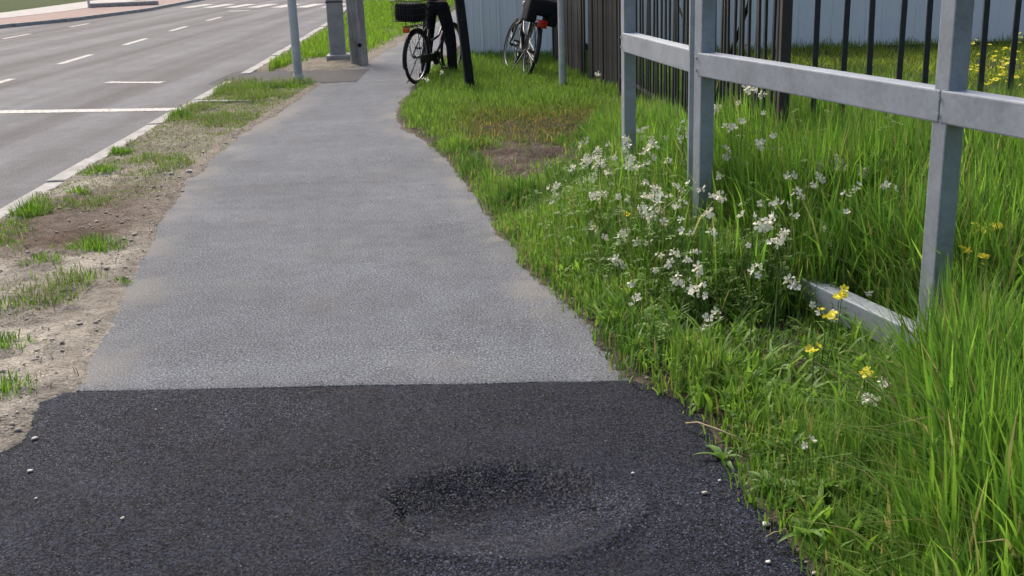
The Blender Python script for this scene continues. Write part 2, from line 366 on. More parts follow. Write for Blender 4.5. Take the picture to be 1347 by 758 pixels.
def land_colour(x, y):
    n1 = fbm(x, y, 1.2, 31, 4); n2 = fbm(x, y, 3.5, 32, 4); n3 = fbm(x, y, 0.5, 33, 3)
    C = lambda *c: np.array(c)[None, :]
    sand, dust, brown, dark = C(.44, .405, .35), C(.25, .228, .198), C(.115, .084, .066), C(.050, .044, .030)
    left = x < (xl(y) + xr(y)) / 2
    w = np.clip((n2 - 0.35) / 0.3, 0, 1)[:, None]
    cl = sand * w + dust * (1 - w)
    b = (np.clip(1.5 - ((x + 2.75) / 0.55) ** 2 - ((y - 7.2) / 1.1) ** 2, 0, 1) * (0.4 + 0.9 * n2))[:, None].clip(0, 1)
    cl = cl * (1 - b) + brown * b
    g = (ss(7.5, 11.5, y + 3 * (n1 - 0.5)))[:, None]
    cl = cl * (1 - 0.75 * g) + C(.20, .178, .138) * 0.75 * g
    k = (ss(0.35, 0.05, xl(y) - x) * ss(3.8, 4.6, y))[:, None]   # dusty grey strip along the path
    cl = cl * (1 - 0.5 * k) + C(.27, .245, .21) * 0.5 * k
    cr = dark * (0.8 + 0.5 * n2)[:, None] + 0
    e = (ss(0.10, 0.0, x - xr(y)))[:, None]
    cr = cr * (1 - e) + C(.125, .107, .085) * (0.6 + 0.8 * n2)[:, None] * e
    bp = bare_patch(x, y)[:, None]
    cr = cr * (1 - bp) + (C(.12, .10, .088) * n2[:, None] * 1.3 + C(.035, .024, .018)) * bp
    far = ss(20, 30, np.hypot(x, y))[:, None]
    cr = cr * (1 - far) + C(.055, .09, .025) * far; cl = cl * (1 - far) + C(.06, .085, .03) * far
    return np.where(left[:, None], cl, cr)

def axis(dense, sparse_lo, sparse_hi): return np.unique(np.concatenate([sparse_lo, dense, sparse_hi]).round(4))
gx = axis(np.arange(-4.7, 2.4, 0.032), [-400, -150, -60, -40, -32, *np.arange(-28, -5, 1.0), -5.0], [2.5, 2.7, 3, 3.5, 4, 5, 6, 8, 10, 14, 20, 30, 50, 100, 400])
ydense = [2.0]
while ydense[-1] < 26: ydense.append(ydense[-1] + max(0.022, 0.0065 * ydense[-1]))
gy = axis(np.array(ydense), [-60, -30, -15, -8, -4, -2, -1, 0, 0.5, 1, 1.3, 1.6, 1.8], [27, 28, 29, 30, 32, 34, 37, 40, 45, 50, 60, 70, 80, 100, 150, 250, 400, 700])
X, Y = np.meshgrid(gx, gy); xf = X.ravel(); yf = Y.ravel(); zf = land(xf, yf)
nx, ny = len(gx), len(gy); I = np.arange(nx * ny).reshape(ny, nx)
quads = np.stack([I[:-1, :-1], I[:-1, 1:], I[1:, 1:], I[1:, :-1]], -1).reshape(-1, 4)
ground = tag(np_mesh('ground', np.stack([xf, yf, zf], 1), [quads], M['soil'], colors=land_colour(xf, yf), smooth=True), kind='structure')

# ------------------------------------------------------------------ footpath, fresh patch with the sunken hollow
def strip(name, ys, fl, fr, ncol, zf_, mat, kind='structure', parent=None, shift=None, colf=None):
    t = np.linspace(0, 1, ncol); ys = np.asarray(ys)
    A = fl(ys)[:, None] * (1 - t) + fr(ys)[:, None] * t; B = np.repeat(ys[:, None], ncol, 1)
    if shift is not None: B = B + shift(A, B)
    z = zf_(A.ravel(), B.ravel()); n = len(ys); J = np.arange(n * ncol).reshape(n, ncol)
    q = np.stack([J[:-1, :-1], J[:-1, 1:], J[1:, 1:], J[1:, :-1]], -1).reshape(-1, 4)
    o = np_mesh(name, np.stack([A.ravel(), B.ravel(), z], 1), [q], mat, parent, smooth=True, colors=colf(A.ravel(), B.ravel()) if colf else None)
    return tag(o, kind=kind)
def seam_y(x): return 4.012 - 0.0415 * (x + 0.65) + 0.012 * (fbm(x, x * 0, 6, 41, 3) - 0.5)
def path_z(x, y): return 0.006 * (fbm(x, y, 1.3, 42, 3) - 0.5) - 0.03 * ss(0.022, 0.014, y - seam_y(x))
def dust_amount(x, y):
    d = np.minimum(x - xl(y), (xr(y) - x) * 1.3); f = ss(0.34, 0.0, d + 0.3 * (fbm(x, y, 2.5, 43, 3) - .5)) * (0.25 + 0.9 * ss(.4, .62, fbm(x, y, 4, 44, 3)))
    return np.repeat((f * .42)[:, None], 3, 1)
ys = np.concatenate([[4.025, 4.033, 4.04], np.arange(4.08, 12, 0.05), np.arange(12, 40, 0.4), np.arange(40, 120, 4)])
strip('footpath', ys, lambda y: xl(y) - 0.22, lambda y: xr(y) + 0.22, 60, path_z, M['path'], shift=lambda a, b: (seam_y(a) - 4.012) * ss(4.7, 4.03, b), colf=dust_amount)
def hollow(x, y):
    dx = (x + 0.05) / 0.38; dy = np.where(y > 3.02, (y - 3.02) / 0.27, (y - 3.02) / 0.31)
    wob = 0.22 * (fbm(x, y, 4.0, 51, 3) - 0.5)
    r = np.sqrt(dx * dx + dy * dy) + wob
    z = -0.076 * (1 - ss(np.where(y > 3.02, 0.38, 0.05), np.where(y > 3.02, 1.08, 1.12), r))
    z = z + 0.012 * np.exp(-((r - 1.13) / 0.11) ** 2) * ss(3.1, 2.95, y)                       # pushed-up near lip
    # broken step at the left end of the hollow
    u = (x + 0.345) * 0.48 - (y - 2.965) * 0.88; v = (x + 0.345) * 0.88 + (y - 2.965) * 0.48   # along / across the crack (v > 0 inside)
    w = v + 0.012 * np.sin(u * 33 + 1) + 0.02 * (fbm(x, y, 18, 52, 2) - 0.5)
    cr = ss(0.19, 0.06, np.abs(u))
    z = z - 0.012 * cr * ss(0.0, 0.014, w) * ss(0.12, 0.02, w) - 0.022 * cr * np.exp(-((w - .006) / 0.011) ** 2) + 0.008 * cr * np.exp(-((w + .022) / 0.018) ** 2)
    u2 = x - 0.235; w2 = y - 2.985 + 0.25 * u2 + 0.012 * np.sin(u2 * 50)
    z = z - 0.010 * ss(0.075, 0.03, np.abs(u2)) * np.exp(-(w2 / 0.010) ** 2)
    return z
def patch_z(x, y):
    return 0.008 + hollow(x, y) + 0.006 * (fbm(x, y, 2.0, 53, 3) - 0.5) + 0.0035 * (fbm(x, y, 30, 54, 2) - 0.5)
px = np.arange(-2.15, 0.98, 0.0135); nyp = 200
tt = np.linspace(0, 1, nyp); A = np.repeat(px[None, :], nyp, 0)
B = 1.7 + tt[:, None] * (seam_y(px)[None, :] - 1.7)
A2 = np.repeat(px[None, ::8], 6, 0); 
z = patch_z(A.ravel(), B.ravel()).reshape(A.shape); z[-1] = -0.03; B[-1] = B[-1] + 0.002
near = np.array([-4, -1, 0.5, 1.2]); A = np.vstack([np.repeat(px[None, :], 4, 0), A]); B = np.vstack([np.repeat(near[:, None], len(px), 1), B]); z = np.vstack([np.full((4, len(px)), 0.008), z])
J = np.arange(A.size).reshape(A.shape); q = np.stack([J[:-1, :-1], J[:-1, 1:], J[1:, 1:], J[1:, :-1]], -1).reshape(-1, 4)
tag(np_mesh('asphalt_patch', np.stack([A.ravel(), B.ravel(), z.ravel()], 1), [q], M['patch'], smooth=True), kind='structure')

def chippings(name, n, x0, x1, y0, seed, smin, smax):
    """stones standing proud of the fresh binder, in many greys"""
    r = np.random.default_rng(seed); x = r.uniform(x0, x1, n); y = y0 + (seam_y(x) - .012 - y0) * r.random(n) ** 0.85
    k = (x > xl(y) - .05) & (x < xr(y) + .08); x, y = x[k], y[k]; n = len(x)
    s = smin + (smax - smin) * r.random(n) ** 1.6; z = patch_z(x, y) - s * .25
    a = r.uniform(0, 6.28, n); P = []
    for q in range(4):
        rr = s * r.uniform(.7, 1.3, n); P.append(np.stack([x + rr * np.cos(a + q * 1.571), y + rr * np.sin(a + q * 1.571), z], 1))
    P.append(np.stack([x + s * r.uniform(-.35, .35, n), y + s * r.uniform(-.35, .35, n), z + s * r.uniform(.35, .85, n)], 1))
    V = np.stack(P, 1).reshape(-1, 3); b = (np.arange(n) * 5)[:, None, None]
    F = (b + np.array([[0, 1, 4], [1, 2, 4], [2, 3, 4], [3, 0, 4]])[None]).reshape(-1, 3)
    worn = ss(.45, .68, fbm(x, y, 1.3, 46, 4)); g = np.exp(r.normal(-4.15, .72, n) + .85 * worn).clip(.005, .13)
    c = np.stack([g * .74, g * .90, g * 1.34], 1) * .85
    return tag(np_mesh(name, V, [F], M['chip'], colors=np.repeat(c, 5, 0)), kind='stuff')
chippings('asphalt_chippings', 105000, -1.95, 0.90, 2.2, 45, .0026, .0060)
def path_chips(name, n, seed):
    r = np.random.default_rng(seed); y = 4.05 + 5.2 * r.random(n) ** 1.5; x = xl(y) - .04 + (xr(y) - xl(y) + .08) * r.random(n)
    k = y > seam_y(x) + .03; x, y = x[k], y[k]; n = len(x); s = .0022 + .0034 * r.random(n) ** 1.8; z = path_z(x, y) - s * .3
    a = r.uniform(0, 6.28, n); P = []
    for q in range(4):
        rr = s * r.uniform(.7, 1.3, n); P.append(np.stack([x + rr * np.cos(a + q * 1.571), y + rr * np.sin(a + q * 1.571), z], 1))
    P.append(np.stack([x + s * r.uniform(-.35, .35, n), y + s * r.uniform(-.35, .35, n), z + s * r.uniform(.2, .6, n)], 1))
    V = np.stack(P, 1).reshape(-1, 3); b = (np.arange(n) * 5)[:, None, None]
    F = (b + np.array([[0, 1, 4], [1, 2, 4], [2, 3, 4], [3, 0, 4]])[None]).reshape(-1, 3)
    d = dust_amount(x, y)[:, :1]; g = np.exp(r.normal(-2.2, .42, n)).clip(.03, .32)[:, None]; c = g * np.array([[.87, .97, 1.14]]) * (1 - d) + np.array([[.22, .205, .18]]) * d
    return tag(np_mesh(name, V, [F], M['chip'], colors=np.repeat(c, 5, 0)), kind='stuff')
path_chips('path_chippings', 95000, 47)

# crossing strip of asphalt from the road to the path
yc = lambda x: 15.9 - 0.12 * (x + 3)
bm = new_bm(); n = 24; top = []; bot = []
for i in range(n + 1):
    x = -4.05 + (2.05 + 0.02) * i / n
    top.append(bm.verts.new((x, yc(x) + 0.85 + 0.06 * math.sin(i * 1.7) + 0.04 * math.sin(i * 3.1), 0.004 + 0.004 * math.sin(i))))
    bot.append(bm.verts.new((x, yc(x) - 0.85 + 0.07 * math.sin(i * 1.1 + 2) + 0.04 * math.sin(i * 2.9), 0.004)))
for i in range(n): bm.faces.new((bot[i], bot[i + 1], top[i + 1], top[i]))
tag(mesh_obj('crossing_strip', bm, M['drive']), kind='structure')

# ------------------------------------------------------------------ road, kerbs, markings
ysr = np.concatenate([np.arange(-60, 0, 6), np.arange(0, 60, 1.0), np.arange(60, 400, 10)])
road = strip('road', ysr, lambda y: far_edge(y) - 0.05, lambda y: xk(y) + 0.05, 12, lambda x, y: -0.10 + 0 * x, M['road'])
def flat_poly(name, pts, z, mat, parent=None, sub=1):
    bm = new_bm(); bm.faces.new([bm.verts.new((p[0], p[1], z)) for p in pts])
    o = mesh_obj(name, bm, mat, parent)
    if o.data.polygons[0].normal.z < 0: o.data.flip_normals()
    return o
MZ = -0.096
flat_poly('stop_line', [(-7.75, 14.22), (-7.75, 13.92), (-3.97, 13.38), (-3.97, 13.63)], MZ, M['paint'], road)
ld = lambda y: xk(y) - 4.2 + np.interp(y, [17, 38], [0.2, 0.15])
for (a, b) in [(11.2, 13.6), (15.9, 18.1), (20.6, 22.6), (25.0, 27.0), (29.6, 31.6), (34.2, 36.3)]:
    xa, xb = [float(np.interp(v, [10, 17.7, 21.5, 26, 31, 36], [-7.7, -7.87, -8.17, -8.4, -8.73, -8.93])) for v in (a, b)]
    flat_poly('lane_dash', [(xa - .07, a), (xa + .07, a), (xb + .07, b), (xb - .07, b)], MZ, M['paint'], road)
for (a, b) in [(24.2, 25.8), (28.8, 30.6), (33.4, 35)]:
    flat_poly('lane_dash', [(-12.72, a), (-12.58, a), (-12.62, b), (-12.76, b)], MZ, M['paint'], road)
flat_poly('worn_marking', [(-6.05, 16.95), (-5.1, 16.62), (-5.08, 16.85), (-5.5, 16.93), (-6.0, 17.12)], MZ, M['paint_worn'], road)
for i in range(7):
    x0 = -12.6 + i * 1.02
    yb = 44.9 - 0.68 * (x0 + 12.6)
    flat_poly('crossing_stripe', [(x0, yb), (x0 + .5, yb - .35), (x0 + .75, yb + 2.4), (x0 + .25, yb + 2.75)], MZ, M['paint'], road)
flat_poly('crossing_edge_line', [(-9.7, 40.2), (-8.9, 39.9), (-8.8, 40.2), (-9.6, 40.55)], MZ, M['paint_worn'], road)
kerb = empty('kerb'); tag(kerb, kind='structure')
bm = new_bm(); box(bm, (0, 0, 0), (0.15, 0.985, 0.30), bevel=0.012); km = bpy.data.meshes.new('kerb_stone'); bm.to_mesh(km); bm.free(); km.materials.append(M['kerb'])
y = 3.0; i = 0
while y < 46:
    a = math.atan2(float(xk(y + .5) - xk(y - .5)), 1.0)
    z = -0.15 + 0.012 + 0.006 * math.sin(i * 2.3) - (0.07 if 15.0 < y < 16.9 else 0)
    share('kerb_stone', km, kerb, (float(xk(y)) + 0.075 + 0.004 * math.sin(i * 5.1), y, z), (0, 0.01 * math.sin(i * 1.3), -a)); y += 1.0; i += 1
far_kerb = empty('far_kerb'); tag(far_kerb, kind='structure')
y = 20.0
while y < 60:
    a = math.atan2(float(far_edge(y + .5) - far_edge(y - .5)), 1.0)
    share('kerb_stone', km, far_kerb, (float(far_edge(y)) - 0.075, y, -0.14), (0, 0, -a), (1, math.hypot(1, math.tan(a)), 1)); y += 1.0
yf2 = np.concatenate([np.arange(-60, 0, 10), np.arange(0, 80, 2.0)])
strip('far_pavement', yf2, lambda y: far_edge(y) - 3.0, lambda y: far_edge(y) - 0.14, 4, lambda x, y: 0.01 + 0 * x, M['paver'])
strip('far_cycle_path', yf2, lambda y: far_edge(y) - 5.6, lambda y: far_edge(y) - 3.0, 4, lambda x, y: 0.018 + 0 * x, M['slab'])
bm = new_bm(); box(bm, (0, 0, 0), (2.6, 0.55, 0.2), bevel=0.06)
isl = mesh_obj('traffic_island', bm, M['kerb']); isl.location = (-15.0, 45.6, 0.08); isl.rotation_euler = (0, 0, 0.25)
tag(isl, 'low grey kerbed island at the far side of the road', 'traffic island')

# ------------------------------------------------------------------ galvanised barrier (two panels)
def gz(x, y): return float(land(np.array([x]), np.array([y]))[0])
RAILZ, LOWZ = 1.08, 0.165
def barrier(pts, posts, label, lowrail=True, end_plate=None):
    root = empty('metal_barrier', (pts[0][0], pts[0][1], 0)); tag(root, label, 'barrier')
    off = Vector((pts[0][0], pts[0][1], 0))
    for (x, y), a in posts:
        bm = new_bm(); h = 1.52
        box(bm, (0, 0, h / 2 - 0.3), (0.078, 0.078, h + 0.6), bevel=0.006)
        o = mesh_obj('post', bm, M['galv'], root); o.location = Vector((x, y, 0)) - off; o.rotation_euler = (0, 0, a)
    for z, hh, nm in ((RAILZ - 0.058, 0.116, 'middle_rail'), (LOWZ - 0.058, 0.116, 'lower_rail'), (1.50, 0.08, 'top_rail')):
        for i in range(len(pts) - 1):
            a = Vector((*pts[i], z)) - off; b = Vector((*pts[i + 1], z)) - off
            d = (b - a).normalized(); s = Vector((d.y, -d.x, 0)) * 0.002
            bm = new_bm(); beam(bm, a + d * 0.003, b - d * 0.003, 0.086, hh, 0.006)
            mesh_obj(nm, bm, M['galv'], root)
    for (x, y), a in posts:
        for dz in (-.03, .03):
            bm = new_bm(); tube(bm, [(-.046, 0, 0), (-.052, 0, 0)], .009, 6); o = mesh_obj('bolt', bm, M['galv'], root); o.location = Vector((x, y, RAILZ - .058 + dz)) - off; o.rotation_euler = (0, 0, a)
    if end_plate:
        (x, y), a = end_plate; bm = new_bm(); box(bm, (0, 0, 0.46), (0.022, 0.086, 2.12), bevel=0.003)
        o = mesh_obj('end_plate', bm, M['galv'], root); o.location = Vector((x, y, 0)) - off; o.rotation_euler = (0, 0, a)
aR = math.atan2(1.54 - 0.99, 5.70 - 3.96); aL = math.atan2(1.02 - 0.78, 6.0 - 7.25) + math.pi
p3 = (1.575, 3.94); p2 = (1.012, 5.68); p2a = (1.003, 5.85); p1 = (0.795, 7.20); p4 = (2.20, 2.05)
barrier([p2, p3, p4], [(p2, aR), (p3, aR), (p4, aR)], 'galvanised steel barrier panel running off the right edge of the photo')
barrier([p1, p2a], [(p1, math.atan2(p2a[0] - p1[0], p1[1] - p2a[1]))], 'short galvanised steel barrier panel nearer the bicycles', end_plate=(p2a, math.atan2(p2a[0] - p1[0], p1[1] - p2a[1]) + math.pi / 2))

# ------------------------------------------------------------------ black picket fence with a corner
fence = empty('picket_fence', (1.60, 6.3, 0)); tag(fence, 'black steel picket fence turning a corner at a dark post behind the barrier', 'fence')
def fence_run(a, b, spacing, skip0=0.10, w=0.030, t=0.016, h=1.75, z0=0.17):
    a = Vector((*a, 0)); b = Vector((*b, 0)); L = (b - a).length; d = (b - a).normalized(); ang = math.atan2(d.y, d.x)
    bm = new_bm(); box(bm, (0, 0, h / 2), (w, t, h), bevel=0.002); me = bpy.data.meshes.new('bar'); bm.to_mesh(me); bm.free(); me.materials.append(M['black_bar'])
    s = skip0; i = 0
    off = Vector((1.60, 6.3, 0))
    while s < L:
        p = a + d * s
        share('bar', me, fence, (p.x - off.x, p.y - off.y, max(0.05, gz(p.x, p.y) - 0.02) - 0.03), (0.012 * math.sin(i * 1.9), 0.010 * math.sin(i * 2.7), ang)); s += spacing; i += 1
    for z in (0.30, 1.62):
        bm = new_bm(); q0 = a - off; q1 = b - off; q0.z = q1.z = z
        beam(bm, q0, q1, 0.010, 0.030); mesh_obj('cross_bar', bm, M['black_bar'], fence)
fence_run((1.57, 6.32), (1.22, 11.9), 0.118, 0.11)
fence_run((1.57, 6.28), (4.9, 6.05), 0.153, 0.165)
bm = new_bm(); box(bm, (0, 0, 0.9), (0.058, 0.058, 2.1), bevel=0.004); o = mesh_obj('corner_post', bm, M['dark_post'], fence); o.location = (-0.03, 0, 0)
bm = new_bm(); box(bm, (0, 0, 0.9), (0.058, 0.058, 2.1), bevel=0.004); o = mesh_obj('post', bm, M['dark_post'], fence); o.location = (-0.36, 5.62, 0)
for (a, b, r, lab) in [((1.50, 8.5, 0.05), (1.62, 7.2, 1.5), 0.022, 'tallest dark branch leaning behind the black picket fence'), ((1.62, 8.2, 0.1), (1.50, 9.6, 1.1), 0.02, 'dark branch behind the picket fence leaning away towards the bicycles'), ((1.60, 6.9, 0.1), (1.75, 8.1, 0.9), 0.018, 'short dark branch behind the picket fence near its corner post')]:
    bm = new_bm(); A = Vector(a); B = Vector(b)
    pts = [A.lerp(B, t / 5) + Vector((0.02 * math.sin(t * 2.1), 0.02 * math.cos(t * 1.7), 0)) for t in range(6)]
    tube(bm, [p - A for p in pts], [r * (1 - 0.1 * t) for t in range(6)], 7)
    o = mesh_obj('branch', bm, M['tar_wood'], None, True); o.location = A
    tag(o, lab, 'branch', 'branches leaning behind the picket fence')

# ------------------------------------------------------------------ weathered board fence farther along
bf = empty('board_fence', (1.18, 12.1, 0)); tag(bf, 'dark grey weathered board fence between the picket fence and the leaning bicycle', 'fence')
for (a, b, nn, seed) in [((1.36, 12.15), (1.02, 13.6), 15, 3), ((0.98, 13.75), (0.72, 16.4), 24, 4)]:
    r = np.random.default_rng(seed); A = Vector((*a, 0)); B = Vector((*b, 0)); d = (B - A).normalized(); ang = math.atan2(d.y, d.x); wv = (B - A).length / nn
    for i in range(nn):
        p = A.lerp(B, (i + .5) / nn); h = 1.85 + r.uniform(-.06, .06)
        bm = new_bm(); box(bm, (0, 0, h / 2), (wv * r.uniform(.92, .985), 0.022, h), bevel=0.003)
        o = mesh_obj('board', bm, M['board'], bf); o.location = p - Vector((1.18, 12.1, 0)) + Vector((r.uniform(-.008, .008), 0, r.uniform(0.03, .06))); o.rotation_euler = (0, r.uniform(-.012, .012), ang)
    for z in (0.45, 1.5):
        bm = new_bm(); nrm = Vector((-d.y, d.x, 0)) * -0.036
        beam(bm, A - Vector((1.18, 12.1, 0)) + nrm + Vector((0, 0, z)), B - Vector((1.18, 12.1, 0)) + nrm + Vector((0, 0, z)), 0.04, 0.07)
        mesh_obj('batten', bm, M['board'], bf)

# ------------------------------------------------------------------ pale ribbed sheet wall across the back
wall = empty('sheet_wall', (-0.60, 17.3, 0)); tag(wall, 'pale blue ribbed metal sheet wall behind the fence and bicycles', 'wall')
PW = 0.255
def sheet_panel():
    bm = new_bm(); prof = [(0, 0), (0.012, 0), (0.020, 0.022), (0.040, 0.022), (0.048, 0), (0.13, 0), (0.135, 0.006), (0.15, 0.006), (0.155, 0), (PW - 0.002, 0)]
    lo = [bm.verts.new((x, -yy, 0)) for x, yy in prof]; hi = [bm.verts.new((x, -yy, 2.7)) for x, yy in prof]
    for i in range(len(prof) - 1): bm.faces.new((lo[i], lo[i + 1], hi[i + 1], hi[i]))
    r = bmesh.ops.extrude_face_region(bm, geom=list(bm.faces)); 
    for v in [g for g in r['geom'] if isinstance(g, bmesh.types.BMVert)]: v.co.y += 0.004
    me = bpy.data.meshes.new('sheet_panel'); bmesh.ops.recalc_face_normals(bm, faces=bm.faces); bm.to_mesh(me); bm.free(); me.materials.append(M['sheet']); return me
pm = sheet_panel()
for i in range(46): share('sheet_panel', pm, wall, (i * PW, 0, -0.02 + 0.012 * math.sin(i * 1.7)), (0.004 * math.sin(i * 2.1), 0, 0))
bm = new_bm(); box(bm, (5.85, 0.055, 1.3), (11.8, 0.04, 2.5)); mesh_obj('backing_frame', bm, M['seam'], wall)
bm = new_bm(); box(bm, (-0.03, 0.03, 1.34), (0.05, 0.09, 2.72), bevel=0.004); mesh_obj('end_trim', bm, M['sheet'], wall)

# ------------------------------------------------------------------ poles
def pole(name, loc, prof, mat, label, cat, n=20, tilt=(0, 0, 0), smooth=True):
    root = empty(name, loc, tilt); tag(root, label, cat)
    bm = new_bm(); tube(bm, [(0, 0, z) for z, r in prof], [r for z, r in prof], n); mesh_obj('shaft', bm, mat, root, False)
    return root
pl = pole('lamp_post', (-2.84, 15.49, -0.05), [(-0.3, .062), (0, .062), (1.2, .062), (1.22, .056), (3.2, .052)], M['galv_pole'], 'pale galvanised metal pole standing by the kerb beside the dark crossing strip', 'pole', 12)
bm = new_bm(); tube(bm, [(0, 0, 0.02), (0, 0, 0.10), (0, 0, 0.13)], [0.075, 0.075, 0.064], 12); mesh_obj('base_collar', bm, M['galv_pole'], pl)
sp = pole('sign_post', (0.68, 13.16, 0), [(-0.3, .043), (0.0, .043), (2.6, .043)], M['galv_pole'], 'slim galvanised sign post in the grass right of the leaning bicycle', 'pole', 14)
bm = new_bm(); tube(bm, [(0, 0, 2.6), (0, 0, 2.63)], [0.046, 0.03], 14); mesh_obj('cap', bm, M['black_paint'], sp)
# leaning tarred timber
lt = empty('leaning_timber', (-0.41, 13.33, 0), (R(2), R(-5.0), R(12))); tag(lt, 'dark tarred timber post leaning left in the grass between the bicycles', 'post')
bm = new_bm(); box(bm, (0, 0, 1.1), (0.105, 0.10, 2.8), bevel=0.014); mesh_obj('timber', bm, M['tar_wood'], lt)
# timber utility pole beside a concrete stub
up = empty('utility_pole', (-2.23, 17.41, 0), (0, R(-0.6), R(8))); tag(up, 'stout brown timber utility pole with a bolt hole at the path edge', 'utility pole')
bm = new_bm(); box(bm, (0, 0, 2.35), (0.27, 0.23, 5.3), bevel=0.03)
for v in bm.verts:
    k = 1 - 0.05 * v.co.z / 1.0 * 0.6; v.co.x *= k; v.co.y *= k
mesh_obj('shaft', bm, M['old_wood'], up)
bm = new_bm(); tube(bm, [(0.02, -0.119, 0.30), (0.02, -0.128, 0.30)], [0.032, 0.026], 10); mesh_obj('bolt_head', bm, M['tar_wood'], up)
bm = new_bm(); box(bm, (0, 0, 1.62), (0.262, 0.224, 0.05), bevel=0.004); mesh_obj('steel_band', bm, M['grey_paint'], up)
cp = empty('concrete_pole', (-2.68, 18.3, 0), (0, 0, R(5))); tag(cp, 'grey concrete pole on a footing left of the brown timber pole', 'pole')
bm = new_bm(); box(bm, (0, 0, 2.4), (0.26, 0.22, 4.8), bevel=0.035); mesh_obj('shaft', bm, M['concrete'], cp)
bm = new_bm(); box(bm, (0.03, 0, 0.03), (0.42, 0.46, 0.13), bevel=0.02); mesh_obj('footing', bm, M['kerb'], cp)
bm = new_bm(); box(bm, (0, 0, 0.92), (0.268, 0.228, 0.03), bevel=0.003); mesh_obj('joint_band', bm, M['grey_paint'], cp)
fp = pole('marker_post', (-16.3, 45.3, 0), [(0, .05), (2.6, .05)], M['galv_pole'], 'thin pale post on the far side of the road', 'pole', 10)
bm = new_bm(); box(bm, (0, 0, 2.4), (0.5, 0.03, 0.5), bevel=0.02); mesh_obj('plate', bm, M['galv_pole'], fp)

# ------------------------------------------------------------------ bicycles  (local: rear contact at origin, +x forward)
def wheel(root, x, z=0.345, yaw=0.0, pivot=None, rim='chrome'):
    Rw = 0.325
    w = empty('wheel', (x, 0, z), (0, 0, yaw)); w.parent = root
    bm = new_bm(); tube(bm, [(Rw * math.cos(a), 0, Rw * math.sin(a)) for a in [2 * math.pi * k / 40 for k in range(40)]], 0.0205, 8, True); mesh_obj('tyre', bm, M['rubber'], w, True)
    bm = new_bm(); tube(bm, [(.300 * math.cos(a), 0, .300 * math.sin(a)) for a in [2 * math.pi * k / 40 for k in range(40)]], 0.011, 6, True); mesh_obj('rim', bm, M[rim], w, True)
    bm = new_bm()
    for k in range(28):
        a = 2 * math.pi * k / 28; s = 0.03 if k % 2 else -0.03
        tube(bm, [(.02 * math.cos(a + .9), s, .02 * math.sin(a + .9)), (.297 * math.cos(a), 0, .297 * math.sin(a))], 0.0014, 4)
    mesh_obj('spokes', bm, M['chrome'], w)
    bm = new_bm(); tube(bm, [(0, -.055, 0), (0, -.03, 0), (0, -.028, 0), (0, .028, 0), (0, .03, 0), (0, .055, 0)], [.012, .028, .018, .018, .028, .012], 10); mesh_obj('hub', bm, M['grey_paint'], w, True)
    return w
def fender(root, x, a0, a1, mat, z=0.345):
    bm = new_bm(); n = 22; ra = .362; sec = [(-.03, -.012), (-.018, 0), (0, .004), (.018, 0), (.03, -.012)]
    rings = []
    for i in range(n + 1):
        a = a0 + (a1 - a0) * i / n
        rings.append([bm.verts.new((x + (ra + dz) * math.cos(a), yy, z + (ra + dz) * math.sin(a))) for yy, dz in sec])
    for i in range(n):
        for k in range(4): bm.faces.new((rings[i][k], rings[i][k + 1], rings[i + 1][k + 1], rings[i + 1][k]))
    r = bmesh.ops.solidify(bm, geom=list(bm.faces), thickness=0.002)
    return mesh_obj('mudguard', bm, mat, root, True)
def rounded_bag(bm, c, s, bev=0.04, bulge=0.02):
    box(bm, c, s, bevel=bev)
